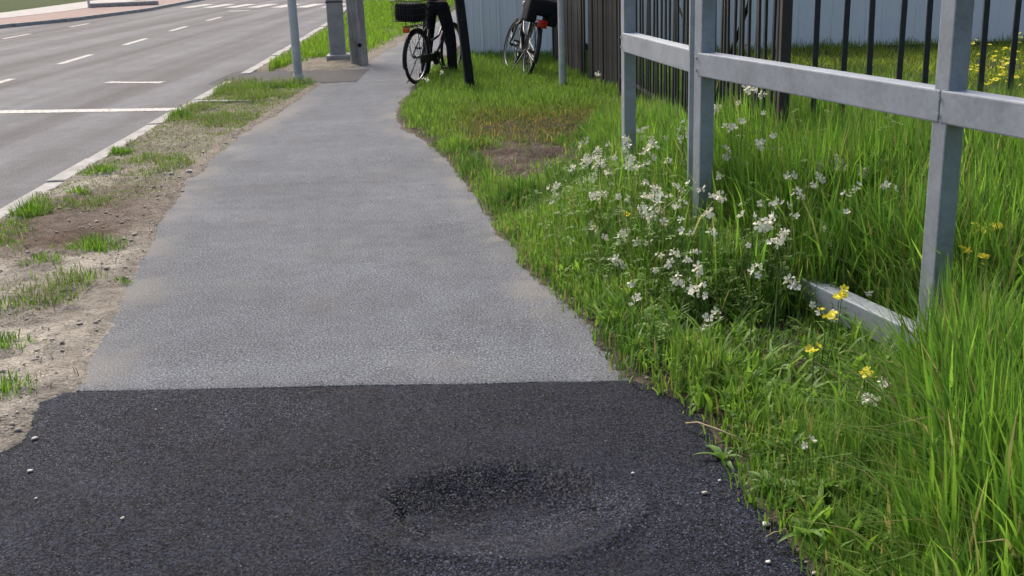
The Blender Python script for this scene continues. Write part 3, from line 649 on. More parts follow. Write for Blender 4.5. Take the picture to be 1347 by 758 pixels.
def bicycle(loc, yaw, lean, label, frame='black_paint', guard='black_paint', steer=0.0, basket=False, panniers=False, tail='red_lens', stand=True, coat=False):
    root = empty('bicycle', loc); root.rotation_mode = 'XYZ'
    root.rotation_euler = (Matrix.Rotation(yaw, 3, 'Z') @ Matrix.Rotation(lean, 3, 'X')).to_euler()
    tag(root, label, 'bicycle')
    wheel(root, 0); wheel(root, 1.08, yaw=steer)
    F = M[frame]
    bm = new_bm()
    bb = (0.46, 0, 0.29); seat = (0.30, 0, 0.80); head_t = (0.86, 0, 0.86); head_b = (0.895, 0, 0.66)
    tube(bm, [bb, seat], .0165, 10); tube(bm, [head_b, (.75, 0, .47), (.60, 0, .34), bb], .0185, 10); tube(bm, [head_t, head_b], .021, 10)
    tube(bm, [(.875, 0, .78), (.66, 0, .56), (.40, 0, .50)], .0155, 10)
    for s in (-1, 1):
        tube(bm, [bb, (.30, s * .045, .31), (0, s * .062, .345)], .010, 8); tube(bm, [(.33, s * .02, .70), (.2, s * .05, .56), (0, s * .062, .345)], .008, 8)
    mesh_obj('frame', bm, F, root, True)
    bm = new_bm()
    for s in (-1, 1): tube(bm, [(.90, s * .02, .68), (.905, s * .052, .62), (.99, s * .056, .46), (1.08, s * .058, .345)], .0125, 8)
    mesh_obj('fork', bm, F, root, True)
    fender(root, 0, R(20), R(200), M[guard]); fender(root, 1.08, R(25), R(170), M[guard])
    bm = new_bm()
    for s in (-1, 1):
        tube(bm, [(0, s * .06, .345), (-.345, s * .03, .25)], .003, 5); tube(bm, [(0, s * .06, .345), (-.24, s * .032, .62)], .003, 5); tube(bm, [(1.08, s * .06, .345), (.80, s * .03, .60)], .003, 5)
    tag(mesh_obj('mudguard_stays', bm, M['chrome'], root), kind='stuff')
    # saddle
    bm = new_bm(); tube(bm, [(.30, 0, .80), (.275, 0, .93)], .0135, 8); mesh_obj('seat_post', bm, M['chrome'], root, True)
    bm = new_bm(); box(bm, (.26, 0, .955), (.27, .19, .055), bevel=.022)
    for v in bm.verts:
        t = max(0, min(1, (v.co.x - .19) / .2)); v.co.y *= 1 - .72 * t; v.co.z += .012 * (1 - t)
    mesh_obj('saddle', bm, M['bag'], root, True)
    # handlebar
    bm = new_bm(); tube(bm, [head_t, (.835, 0, 1.0), (.85, 0, 1.03)], .013, 8)
    tube(bm, [(.62, -.29, 1.04), (.74, -.28, 1.055), (.84, -.17, 1.05), (.855, 0, 1.03), (.84, .17, 1.05), (.74, .28, 1.055), (.62, .29, 1.04)], .011, 8); hb = mesh_obj('handlebar', bm, M['chrome'], root, True)
    for s in (-1, 1):
        bm = new_bm(); tube(bm, [(.61, s * .291, 1.038), (.73, s * .281, 1.053)], .017, 8); mesh_obj('grip', bm, M['rubber'], hb, True)
    bm = new_bm(); box(bm, (.93, 0, .90), (.07, .075, .075), bevel=.02); mesh_obj('headlight', bm, M['chrome'], root, True)
    # drive
    bm = new_bm(); box(bm, (.28, -.062, .315), (.58, .022, .105), bevel=.01); tube(bm, [(.46, -.073, .30), (.46, -.051, .30)], .095, 20); mesh_obj('chain_case', bm, M['black_paint'], root)
    cr = empty('crank', (.46, 0, .29)); cr.parent = root
    bm = new_bm(); tube(bm, [(0, -.085, 0), (0, .085, 0)], .014, 8); tube(bm, [(0, -.085, 0), (.11, -.092, -.13)], .010, 6); tube(bm, [(0, .085, 0), (-.11, .092, .13)], .010, 6); mesh_obj('crank_arms', bm, M['chrome'], cr)
    for s in (-1, 1):
        bm = new_bm(); box(bm, (-s * .11, s * .14, s * .13), (.085, .085, .026), bevel=.006); mesh_obj('pedal', bm, M['rubber'], cr)
    # rack, light, stand
    bm = new_bm()
    for s in (-1, 1):
        tube(bm, [(.22, s * .05, .735), (-.26, s * .062, .735)], .006, 6); tube(bm, [(-.02, s * .068, .355), (-.10, s * .064, .735)], .005, 6)
    for x in (.15, .0, -.14, -.26): tube(bm, [(x, -.062, .735), (x, .062, .735)], .005, 6)
    if basket:
        for s in (-1, 1): tube(bm, [(.05, s * .05, .735), (.05, s * .05, .80)], .005, 6); tube(bm, [(-.2, s * .05, .735), (-.2, s * .05, .80)], .005, 6)
    mesh_obj('rack', bm, M[guard], root)
    bm = new_bm(); box(bm, (-.285, 0, .70), (.035, .09 if basket else .12, .065 if basket else .095), bevel=.012); mesh_obj('rear_light', bm, M[tail], root, True)
    bm = new_bm(); tube(bm, [(.12, .055, .32), (.10, .17, .02), (.12, .20, .0)], .009, 7); mesh_obj('kickstand', bm, M['grey_paint'], root, True)
    if basket:
        b = empty('basket', (-.08, .04, .80)); b.parent = root
        bm = new_bm(); w, l, h = .17, .21, .25
        for z, k in ((0, .88), (h * .33, .92), (h * .66, .96), (h, 1.0)):
            tube(bm, [(-l * k, -w * k, z), (l * k, -w * k, z), (l * k, w * k, z), (-l * k, w * k, z)], .006 if z in (0, h) else .0035, 5, True)
        def wires(a, bq, n):
            for i in range(n + 1):
                t = i / n; p = Vector(a).lerp(Vector(bq), t); tube(bm, [(p.x * .88, p.y * .88, 0), (p.x, p.y, h)], .003, 4)
        wires((-l, -w, 0), (l, -w, 0), 11); wires((-l, w, 0), (l, w, 0), 11); wires((-l, -w, 0), (-l, w, 0), 9); wires((l, -w, 0), (l, w, 0), 9)
        for i in range(9): tube(bm, [(-l * .88 + i * l * .22, -w * .88, 0), (-l * .88 + i * l * .22, w * .88, 0)], .003, 4)
        mesh_obj('wire_mesh', bm, M['black_paint'], b)
        bm = new_bm(); box(bm, (0.0, 0, .115), (.35, .275, .21), bevel=.03); mesh_obj('bag', bm, M['bag'], b, True)
    if panniers:
        for s in (-1, 1):
            bm = new_bm(); box(bm, (-.05, s * .135, .60 if not coat else .84), (.34, .13, .30), bevel=.035)
            for v in bm.verts:
                v.co.x *= 1 + .1 * math.sin(v.co.z * 9)
            mesh_obj('pannier', bm, M['bag'], root, True)
    if coat:
        bm = new_bm(); box(bm, (-.04, 0, .90), (.40, .36, .22), bevel=.07); mesh_obj('rack_bag', bm, M['bag'], root, True)
    return root
bicycle((-1.13, 14.42, 0.0), R(90 - 22), R(3), 'black city bicycle with rear wire basket held by the person on the path', basket=True, tail='orange_lens')
b2 = bicycle((0.26, 14.36, gz(0.26, 14.36) + 0.01), R(90 + 11), R(15), 'bicycle with black rack bag and red rear light leaning in the grass', frame='grey_paint', guard='grey_paint', panniers=True, coat=True, steer=R(8))

# ------------------------------------------------------------------ person beside the first bicycle
def skin_mesh(name, verts, edges, radii, mat, parent, sub=2, root_i=0):
    me = bpy.data.meshes.new(name); me.from_pydata([Vector(v) for v in verts], edges, []); me.update()
    o = link(bpy.data.objects.new(name, me), parent)
    md = o.modifiers.new('skin', 'SKIN'); md.use_smooth_shade = True; md.branch_smoothing = 0.6
    if not me.skin_vertices: me.skin_vertices.new()
    for i, r in enumerate(radii):
        rr = r if isinstance(r, tuple) else (r, r); me.skin_vertices[0].data[i].radius = rr; me.skin_vertices[0].data[i].use_root = (i == root_i)
    s = o.modifiers.new('sub', 'SUBSURF'); s.levels = sub; s.render_levels = sub
    me.materials.append(mat); return o
per = empty('person', (-0.86, 15.0, 0), (0, 0, R(68))); tag(per, 'person in dark trousers standing astride the black bicycle', 'person')
# local: +x is the way the person faces
V = [(0, 0, .96), (0, 0, 1.10), (.0, 0, 1.28), (.0, 0, 1.42), (.01, 0, 1.50), (.03, 0, 1.57),
     (0, .095, .91), (.05, .17, .50), (-.02, .215, .09), (.07, .225, .045), (.14, .23, .03),
     (0, -.095, .91), (.03, -.17, .50), (-.06, -.215, .09), (.03, -.225, .045), (.10, -.23, .03),
     (0, .19, 1.40), (-.06, .29, 1.17), (.06, .285, 1.085), (.10, .285, 1.08),
     (0, -.19, 1.40), (-.06, -.29, 1.17), (.06, -.285, 1.085), (.10, -.285, 1.08)]
Eg = [(0, 1), (1, 2), (2, 3), (3, 4), (4, 5), (0, 6), (6, 7), (7, 8), (8, 9), (9, 10), (0, 11), (11, 12), (12, 13), (13, 14), (14, 15), (3, 16), (16, 17), (17, 18), (18, 19), (3, 20), (20, 21), (21, 22), (22, 23)]
Rr = [(.13, .10), .13, .14, .13, .055, .055, .085, .06, .042, .038, .03, .085, .06, .042, .038, .03, .055, .042, .032, .028, .055, .042, .032, .028]
for hs, (wx, wy, wz) in ((1, V[19]), (-1, V[23])):          # palm and five fingers, slightly curled
    b0 = len(V); dirv = Vector((1, 0, -.1)); dirv.normalize(); sd = Vector((0, 1, 0)); nr = dirv.cross(sd)
    if nr.z > 0: nr = -nr
    P = Vector((wx, wy, wz)) + dirv * .05; V.append(tuple(P)); Eg.append(((19 if hs == 1 else 23), b0)); Rr.append((.036, .018))
    for k, (sy, ln) in enumerate([(-.03, .075), (-.010, .085), (.010, .08), (.03, .062)]):
        q0 = P + dirv * .045 + sd * sy; q1 = q0 + dirv * ln * .5; q2 = q1 + (dirv * .6 + nr * .8) * ln * .5; i = len(V)
        V += [tuple(q0), tuple(q1), tuple(q2)]; Eg += [(b0, i), (i, i + 1), (i + 1, i + 2)]; Rr += [.010, .0088, .0075]
    q0 = P + sd * -.04 * hs + nr * .01; q1 = q0 + dirv * .035 + sd * -.02 * hs + nr * .02; i = len(V)
    V += [tuple(q0), tuple(q1)]; Eg += [(b0, i), (i, i + 1)]; Rr += [.0115, .009]
skin_mesh('body', V, Eg, Rr, M['skin'], per)
bm = new_bm(); bmesh.ops.create_uvsphere(bm, u_segments=24, v_segments=18, radius=1.0)
for v in bm.verts:
    c = v.co.copy(); x, yy, zz = c.x * .098, c.y * .076, c.z * .118
    if c.x > 0.3: x *= 0.94
    if abs(c.y) < .22 and c.x > .6 and -.35 < c.z < .12: x += .022 * (1 - abs(c.y) / .22)
    if c.z < -.3: yy *= .86; x += .008
    if abs(c.y) > .9 and abs(c.z) < .3: yy *= 1.12
    if c.x > .7 and .02 < c.z < .25 and .2 < abs(c.y) < .55: x -= .007
    v.co = (x + .045, yy, zz + 1.66)
mesh_obj('head', bm, M['skin'], per, True)
bm = new_bm(); bmesh.ops.create_uvsphere(bm, u_segments=24, v_segments=18, radius=1.0)
for v in list(bm.verts):
    c = v.co
    if c.z < -.25 or (c.x > .45 and c.z < .5): bm.verts.remove(v)
for v in bm.verts: v.co = (v.co.x * .108 + .038, v.co.y * .088, v.co.z * .128 + 1.668)
mesh_obj('hair', bm, M['hair'], per, True)
skin_mesh('trousers', [(0, 0, .98), (0, 0, 1.05), (0, .098, .90), (.05, .172, .50), (-.018, .215, .05), (0, -.098, .90), (.03, -.172, .50), (-.058, -.215, .05)],
          [(0, 1), (0, 2), (2, 3), (3, 4), (0, 5), (5, 6), (6, 7)], [(.15, .125), (.15, .125), .105, .076, .066, .105, .076, .066], M['trouser'], per)
skin_mesh('jacket', [(0, 0, .98), (0, 0, 1.12), (0, 0, 1.30), (0, 0, 1.43), (.01, 0, 1.50), (0, .20, 1.41), (-.06, .295, 1.17), (.05, .287, 1.09), (0, -.20, 1.41), (-.06, -.295, 1.17), (.05, -.287, 1.09)],
          [(0, 1), (1, 2), (2, 3), (3, 4), (3, 5), (5, 6), (6, 7), (3, 8), (8, 9), (9, 10)], [(.165, .13), .155, .165, .15, .07, .075, .06, .048, .075, .06, .048], M['jacket'], per)
for (x, yy) in ((.03, .222), (-.01, -.222)):
    bm = new_bm(); box(bm, (x, yy, .045), (.28, .10, .10), bevel=.035)
    for v in bm.verts:
        if v.co.x > x + .04 and v.co.z > .05: v.co.z -= .03
    mesh_obj('shoe', bm, M['shoe'], per, True)

# ------------------------------------------------------------------ grass and herbs
def blades(name, x, y, h, w, lean, col, mat, kind='stuff', parent=None, zoff=-0.012, segs=(0.0, 0.38, 0.72, 1.0), r=None, z=None, az=None):
    r = r or rng; n = len(x); x = np.asarray(x, float); y = np.asarray(y, float)
    zb = (land(x, y) if z is None else z) + zoff
    if az is None: az = r.uniform(0, 2 * math.pi, n)
    dx, dy = np.cos(az), np.sin(az); tw = az + math.pi / 2 + r.uniform(-0.7, 0.7, n); sx, sy = np.cos(tw), np.sin(tw)
    prof = {0: 0.75, 1: 1.0, 2: 0.75}; V = []
    k2 = np.clip(lean, 0, 1.6)
    for i, t in enumerate(segs):
        out = k2 * h * t ** 1.9 * 0.75
        up = h * (t - 0.30 * np.minimum(k2, 1.5) * t ** 2.6)
        cx, cy, cz = x + dx * out, y + dy * out, zb + up
        if i < 3:
            ww = w * prof[i] * 0.5
            V.append(np.stack([cx - sx * ww, cy - sy * ww, cz], 1)); V.append(np.stack([cx + sx * ww, cy + sy * ww, cz], 1))
        else: V.append(np.stack([cx, cy, cz], 1))
    V = np.stack(V, 1).reshape(-1, 3)                     # 7 per blade
    b = (np.arange(n) * 7)[:, None]
    q = np.concatenate([b + np.array([[0, 1, 3, 2]]), b + np.array([[2, 3, 5, 4]])]); t3 = b + np.array([[4, 5, 6]])
    o = np_mesh(name, V, [q, t3], mat, parent, colors=np.repeat(col, 7, 0), smooth=False)
    if kind: tag(o, kind=kind)
    return o
def scatter(n, x0, x1, y0, y1, dens, ypow=0.0, r=None):
    """n candidates in a box, kept with probability dens(x,y); ypow > 0 crowds them to the near end"""
    r = r or rng
    u = r.random(n) ** (1 + ypow); x = r.uniform(x0, x1, n); y = y0 + (y1 - y0) * u
    k = r.random(n) < dens(x, y); return x[k], y[k]
def greens(n, a, b, var=0.25, r=None):
    r = r or rng; t = r.random(n)[:, None]; c = np.array(a)[None] * (1 - t) + np.array(b)[None] * t
    return c * (1 + var * r.uniform(-1, 1, (n, 1)))
G_DARK, G_MID, G_LIME, G_DRY = (.058, .128, .026), (.102, .212, .036), (.190, .320, .052), (.32, .27, .15)
bar_x = lambda y: np.interp(y, [2.05, 3.94, 5.68, 7.2, 9], [2.20, 1.575, 1.012, 0.795, 0.6])      # line of the barrier
def low_front(x, y):          # kept low so the lower rail shows
    a = ss(0.70, 0.50, np.abs(x - bar_x(y) + 0.34) * 1.3) * ss(3.3, 3.6, y) * ss(4.75, 4.45, y)
    return np.maximum(a, 0.9 * np.exp(-((x - 1.66) / .12) ** 2 - ((y - 3.32) / .2) ** 2))
def rank(x, y):          # where the grass stands tall
    k = ss(3.8, 4.2, y); return ss(-.04, .16, x - .375 * y) * (1 - k) + ss(-.12, .2, x - bar_x(y)) * k
def height_map(x, y):
    sr = x - xr(y)
    h = 0.09 + 0.25 * ss(0.0, 0.6, sr)
    h = h + 0.20 * rank(x, y) * ss(6.8, 5.6, y)                # rank grass to the right
    front = low_front(x, y)
    h = h * (1 - 0.80 * front)                                                        # low in front of the lower rail
    h = h * (1 - 0.45 * ss(9.3, 10.3, y) * ss(11.3, 10.7, y)) 
    h = h * (1 - 0.15 * (1 - rank(x, y)) * ss(3.9, 3.4, y))
    h = h + 0.14 * ss(1.05, 1.45, x) * ss(4.8, 5.4, y) * ss(7.6, 6.8, y)
    h = h * (1 - 0.72 * ss(6.9, 7.6, y) * ss(0.85, 0.5, x) * ss(0.2, 0.35, sr))
    return h * (0.62 + 0.76 * fbm(x, y, 1.7, 71, 3))
def dens_right(x, y):
    sr = x - xr(y) + edge_noise(x, y) * 0.8
    d = ss(-0.05, 0.10, sr) * (0.35 + 0.65 * ss(0.30, 0.5, fbm(x, y, 3.2, 72, 3)))
    d = d * (1 - 0.985 * bare_patch(x, y))
    return np.where(x - xr(y) > -0.03, d, 0)
# near verge
x, y = scatter(200000, -0.8, 2.7, 2.0, 9.6, dens_right, 0.35)
n = len(x); h = height_map(x, y) * rng.uniform(0.5, 1.15, n)
pn = fbm(x, y, 2.0, 73, 3)
t = ss(0.35, 0.65, pn)[:, None]
col = greens(n, G_DARK, G_MID, .3) * (1 - t) + greens(n, G_MID, G_LIME, .25) * t
br = rank(x, y)[:, None] * 0.6; col = col * (1 - br) + greens(n, (.085, .205, .03), (.195, .345, .05), .35) * br
dr = (rng.random(n) < 0.09)[:, None]; col = np.where(dr, greens(n, G_DRY, (.20, .19, .07), .2), col)
blades('verge_grass', x, y, h, rng.uniform(.0035, .0085, n), rng.gamma(2.0, .24, n).clip(0, 1.3), col, M['grass'])
# broad basal leaves among the grass of the near margin
x, y = scatter(12000, 0.2, 1.6, 2.0, 5.6, lambda x, y: ss(.02, .15, x - xr(y)) * (1 - .8 * rank(x, y)) * ss(.42, .58, fbm(x, y, 5, 98, 3)), 0.2)
n = len(x); blades('broadleaf_cover', x, y, rng.uniform(.06, .18, n), rng.uniform(.010, .022, n), rng.uniform(.3, 1.2, n), greens(n, (.090, .19, .03), (.20, .34, .05), .3), M['herb'])
# long arching leaves
x, y = scatter(34000, 0.4, 2.8, 2.0, 8.2, lambda x, y: (0.12 * ss(.3, .8, x - xr(y)) + 0.88 * rank(x, y)) * (1 - 0.97 * low_front(x, y)), 0.3)
n = len(x); h = (height_map(x, y) * rng.uniform(0.9, 1.55, n)).clip(.12, .66)
col = greens(n, (.060, .165, .028), (.225, .39, .058), .4)
k_ = (rng.random(n) < .05)[:, None]; col = np.where(k_, greens(n, (.34, .30, .16), (.26, .27, .12), .2), col)
blades('tall_grass', x, y, h, rng.uniform(.007, .0155, n), rng.gamma(2.4, .15, n).clip(0, .9), col, M['grass'])
x, y = scatter(2600, 0.5, 2.8, 2.0, 8.2, lambda x, y: ss(0.5, 1.1, x - xr(y)) * (1 - low_front(x, y)), 0.3)
n = len(x); h = (height_map(x, y) * rng.uniform(1.1, 1.7, n)).clip(.2, .75)
blades('grass_stalks', x, y, h, rng.uniform(.0022, .0034, n), rng.gamma(2, .12, n), greens(n, (.22, .28, .09), (.34, .32, .16), .25), M['straw'])
# farther grass round the poles and bicycles
def dens_mid(x, y):
    sr = x - xr(y) + edge_noise(x, y) * 0.9
    return ss(0.0, 0.2, sr) * (1 - 0.985 * bare_patch(x, y)) * np.where(x - xr(y) > 0.02, 1, 0) * (1 - 0.55 * ss(9.2, 9.8, y) * ss(11.2, 10.4, y))
x, y = scatter(90000, -1.3, 2.0, 9.3, 17.25, dens_mid, 0.2)
n = len(x); olive = (ss(12.2, 10.6, y + 1.2 * (fbm(x, y, 1.5, 75, 2) - .5)) * ss(-0.75, -0.1, x))[:, None]
h = (0.06 + 0.13 * fbm(x, y, 1.1, 74, 3)) * rng.uniform(.55, 1.3, n) * (1 - 0.6 * olive[:, 0]) * (0.45 + 0.55 * ss(0, 0.4, x - xr(y)))
col = greens(n, (.098, .185, .034), (.185, .300, .058), .3) * (1 - olive) + np.where((rng.random(n) < .5)[:, None], greens(n, (.27, .18, .09), (.20, .17, .07), .3), greens(n, G_DARK, (.11, .14, .03), .3)) * olive
blades('meadow_grass', x, y, h, rng.uniform(.005, .0095, n), rng.gamma(2, .2, n), col, M['grass'])
# lawn beyond the picket fence
x, y = scatter(75000, 1.5, 8.5, 6.2, 17.25, lambda x, y: (0.5 + 0.5 * ss(.3, .6, fbm(x, y, 1.5, 76, 3))) * np.where(x < 0.62 * y + 0.6, 1, 0), 0.25)
n = len(x); h = (0.05 + 0.10 * fbm(x, y, 0.8, 77, 3) + 0.10 * ss(16.6, 17.1, y) * rng.random(n) ** 3) * rng.uniform(.6, 1.3, n) + 0.22 * ss(8.2, 6.3, y)
lim = ss(.4, .7, fbm(x, y, .7, 78, 2) + 0.12 * (x - 3) / 3)[:, None]
col = greens(n, (.075, .14, .024), (.125, .205, .03), .3) * (1 - lim) + greens(n, (.15, .23, .028), (.26, .33, .045), .25) * lim
blades('lawn_grass', x, y, h, rng.uniform(.006, .012, n), rng.gamma(2, .25, n), col, M['grass'])
# grass beyond, left of the bend in the path
x, y = scatter(46000, -5.2, -1.2, 16.9, 40, lambda x, y: np.where((x > xk(y) + .35) & (x < xl(y) - 0.12), 1, 0) * ss(.42, .58, fbm(x, y, .9, 79, 3) + .22 * ss(18.5, 21.5, y) - .35 * ss(1.1, .5, np.hypot(x + 2.6, (y - 17.7) * .8))) * ss(.1, .5, xl(y) - x), 0.9)
n = len(x); blades('far_verge_grass', x, y, rng.uniform(.06, .2, n), rng.uniform(.008, .018, n), rng.gamma(2, .2, n), greens(n, (.10, .21, .022), (.20, .32, .034), .25), M['grass'])
# short sparse growth on the kerb verge
def dens_left(x, y):
    g = fbm(x, y, 1.6, 81, 4); near_k = ss(0.9, 0.25, x - xk(y))
    d = ss(.46, .64, g + 0.26 * ss(7.5, 11, y) + 0.17 * near_k - 0.10 * ss(.35, .1, xl(y) - x) - 0.09 * ss(7.5, 6.5, y))
    ok = (x > xk(y) + .17) & (x < xl(y) - 0.10) & (np.abs(y - 15.9) > 1.0)
    return np.where(ok, d, 0)
x, y = scatter(120000, -4.1, -1.7, 4.0, 16.8, dens_left, 0.1)
n = len(x); hz = fbm(x, y, 2.2, 82, 3)
h = rng.uniform(.018, .055, n) * (0.6 + 1.2 * ss(.45, .7, hz)) * (1 + 0.9 * ss(11, 14, y))
dry = (rng.random(n) < 0.20)[:, None]; col = np.where(dry, greens(n, (.28, .25, .16), (.19, .18, .10), .3), greens(n, (.080, .145, .03), (.145, .25, .036), .3))
blades('kerb_verge_grass', x, y, h, rng.uniform(.003, .006, n), rng.gamma(2, .35, n), col, M['grass'])
# straw and litter lying along both edges of the path
x1, y1 = scatter(26000, -0.6, 1.6, 2.2, 10.5, lambda x, y: ss(-.06, 0.05, x - xr(y)) * ss(.34, .10, x - xr(y)) * .5 + .5 * bare_patch(x, y) * ss(.1, .2, x - xr(y)), 0.2)
x2, y2 = scatter(22000, -3.8, -1.7, 3.0, 14, lambda x, y: np.where((x > xk(y) + .17) & (x < xl(y)), .12 + .35 * ss(.5, .7, fbm(x, y, 2, 83, 3)), 0), 0.2)
x = np.concatenate([x1, x2]); y = np.concatenate([y1, y2]); n = len(x)
blades('dry_litter', x, y, rng.uniform(.015, .06, n), rng.uniform(.0018, .004, n), rng.uniform(1.1, 1.6, n), np.where((rng.random(n) < .45)[:, None], greens(n, (.30, .25, .17), (.22, .17, .11), .3), greens(n, (.07, .05, .035), (.12, .09, .06), .3)), M['straw'], zoff=0.004)

# vetch: trailing stems with rows of paired leaflets, in one mass
def vetch(name, x, y, h, col, seed):
    r = np.random.default_rng(seed); n = len(x); zb = land(x, y); V = []; C = []
    nl, npair = 5, 6
    az = r.uniform(0, 2 * math.pi, n)
    for k in range(nl):
        t = 0.35 + 0.65 * (k + .5) / nl
        bx = x + np.cos(az) * h * .35 * t ** 2; by = y + np.sin(az) * h * .35 * t ** 2; bz = zb + h * t
        la = az + k * 2.4 + r.uniform(-.6, .6, n); lu = r.uniform(-.1, .7, n); L = r.uniform(.05, .085, n)
        for p in range(npair):
            s = (p + .8) / npair
            cx = bx + np.cos(la) * L * s; cy = by + np.sin(la) * L * s; cz = bz + lu * L * s - .5 * L * s * s
            for side in (-1, 1):
                oa = la + side * 1.15; ll = r.uniform(.011, .019, n); wv = ll * .30; du = r.uniform(-.3, .5, n)
                ex, ey = np.cos(oa), np.sin(oa); fx, fy = -ey, ex
                P0 = np.stack([cx, cy, cz], 1); P2 = np.stack([cx + ex * ll, cy + ey * ll, cz + du * ll], 1); mid = (P0 + P2) / 2
                wvec = np.stack([fx * wv, fy * wv, 0.3 * wv * side], 1)
                V.append(np.stack([P0, mid + wvec, P2, mid - wvec], 1)); C.append(np.repeat((col * r.uniform(.75, 1.25, (n, 1)))[:, None, :], 4, 1))
    V = np.concatenate(V).reshape(-1, 3); C = np.concatenate(C).reshape(-1, 3); q = np.arange(len(V)).reshape(-1, 4)
    return tag(np_mesh(name, V, [q], M['herb'], colors=C), kind='stuff')
def dens_vetch(x, y):
    d = np.zeros_like(x)
    for cx, cy, rx, ry in ((.55, 6.4, .4, .7), (.9, 6.5, .35, .7), (.85, 5.2, .45, .7), (.75, 4.5, .3, .5), (1.2, 4.8, .35, .5), (1.55, 5.2, .35, .5)):
        d = np.maximum(d, np.exp(-((x - cx) / rx) ** 2 - ((y - cy) / ry) ** 2))
    return d * ss(.12, .3, x - xr(y)) * (1 - .8 * low_front(x, y))
x, y = scatter(3000, 0.1, 2.2, 2.1, 8.4, dens_vetch)
n = len(x); h = height_map(x, y) * rng.uniform(.65, 1.1, n)
vetch('vetch_foliage', x, y, h, greens(n, (.085, .17, .03), (.15, .25, .045), .2), 5)
# low clover-like leaves on the margin
def leaflets(name, x, y, hmax, size, col, seed):
    r = np.random.default_rng(seed); n = len(x); z = land(x, y) + r.uniform(.01, 1, n) * hmax
    a = r.uniform(0, 2 * math.pi, n); V = []
    for k in range(3):
        b = a + k * 2.094; e = np.stack([np.cos(b), np.sin(b), r.uniform(-.1, .5, n)], 1); f = np.stack([-np.sin(b), np.cos(b), np.zeros(n)], 1)
        P = np.stack([x, y, z], 1); s = size[:, None]
        V.append(np.stack([P, P + e * s * .6 + f * s * .42, P + e * s * 1.05, P + e * s * .6 - f * s * .42], 1))
    V = np.concatenate(V).reshape(-1, 3); C = np.repeat(np.concatenate([col, col * .9, col * 1.1]), 4, 0)
    return tag(np_mesh(name, V, [np.arange(len(V)).reshape(-1, 4)], M['herb'], colors=C), kind='stuff')
x, y = scatter(11000, 0.0, 1.6, 2.1, 7.5, lambda x, y: ss(.02, .2, x - xr(y)) * ss(.75, .3, x - xr(y)) * (.2 + .8 * ss(.4, .6, fbm(x, y, 3, 91, 3))) * (1 - bare_patch(x, y)), .3)
n = len(x); leaflets('clover_leaves', x, y, 0.04 + 0.35 * height_map(x, y), rng.uniform(.008, .017, n), greens(n, (.07, .15, .022), (.15, .25, .03), .25), 6)

# grit and crumbs on the sandy verge, crumbs along the margins
def crumbs(name, x, y, s, mat, seed, kind='stuff', z=None):
    r = np.random.default_rng(seed); n = len(x); z = land(x, y) if z is None else z
    base = np.array([[1, 0, 0], [-1, 0, 0], [0, 1, 0], [0, -1, 0], [0, 0, .7], [0, 0, -.7]], float)
    f = np.array([[0, 2, 4], [2, 1, 4], [1, 3, 4], [3, 0, 4], [2, 0, 5], [1, 2, 5], [3, 1, 5], [0, 3, 5]])
    a = r.uniform(0, 6.28, n); V = base[None] * s[:, None, None] * r.uniform(.55, 1.3, (n, 6, 1)); ca, sa = np.cos(a)[:, None], np.sin(a)[:, None]
    V = np.stack([V[..., 0] * ca - V[..., 1] * sa, V[..., 0] * sa + V[..., 1] * ca, V[..., 2] * .8], -1) + np.stack([x, y, z + s * .25], 1)[:, None, :]
    F = (f[None] + (np.arange(n) * 6)[:, None, None]).reshape(-1, 3)
    return tag(np_mesh(name, V.reshape(-1, 3), [F], mat, smooth=False), kind=kind)
x, y = scatter(16000, -3.8, -1.65, 2.8, 14, lambda x, y: np.where((x > xk(y) + .17) & (x < xl(y) + .02 + .16 * (y < 4) * rng.random(len(x)) ** 2), .15 + .6 * ss(.45, .7, fbm(x, y, 2.5, 95, 3)), 0), .3)
crumbs('grit', x, y, rng.gamma(1.6, .0036, len(x)).clip(.003, .019), M['stone'], 8)
x, y = scatter(2600, -0.5, 1.0, 2.3, 10, lambda x, y: ss(-.10, 0, x - xr(y)) * ss(.25, .05, x - xr(y)) + .4 * bare_patch(x, y), .2)
crumbs('margin_crumbs', x, y, rng.gamma(2.0, .0024, len(x)).clip(.002, .014), M['stone'], 9)

# ------------------------------------------------------------------ single tufts on the kerb verge
TUFTS = [(-3.20, 7.30, .13, .17, 300, 'bright green grass tuft against the kerb at the left edge of the photo'),
         (-2.42, 6.30, .17, .15, 280, 'largest green grass tuft alone on the sandy verge'),
         (-2.62, 6.00, .12, .09, 130, 'low spread grass tuft just left of the largest sandy verge tuft'),
         (-2.03, 5.58, .05, .07, 60, 'tiny grass tuft at the edge of the grey path'),
         (-2.22, 4.60, .12, .10, 140, 'grass tuft on the sand at the left edge, upper of two'),
         (-2.00, 4.05, .12, .11, 180, 'grass tuft beside the corner of the black asphalt patch'),
         (-3.12, 7.95, .09, .10, 110, 'small grass tuft on the brown soil near the kerb'),
         (-3.25, 8.75, .16, .12, 330, 'wide grass tuft along the kerb above the brown soil'),
         (-3.40, 9.70, .13, .11, 340, 'grass tuft along the kerb below the white stop line'),
         (-3.50, 11.9, .15, .15, 420, 'lush grass tuft by the kerb level with the white stop line'),
         (-3.25, 14.3, .30, .15, 800, 'long lush grass tuft in front of the pale pole'),
         (-2.75, 14.45, .25, .12, 260, 'grass tuft growing at the foot of the pale pole')]
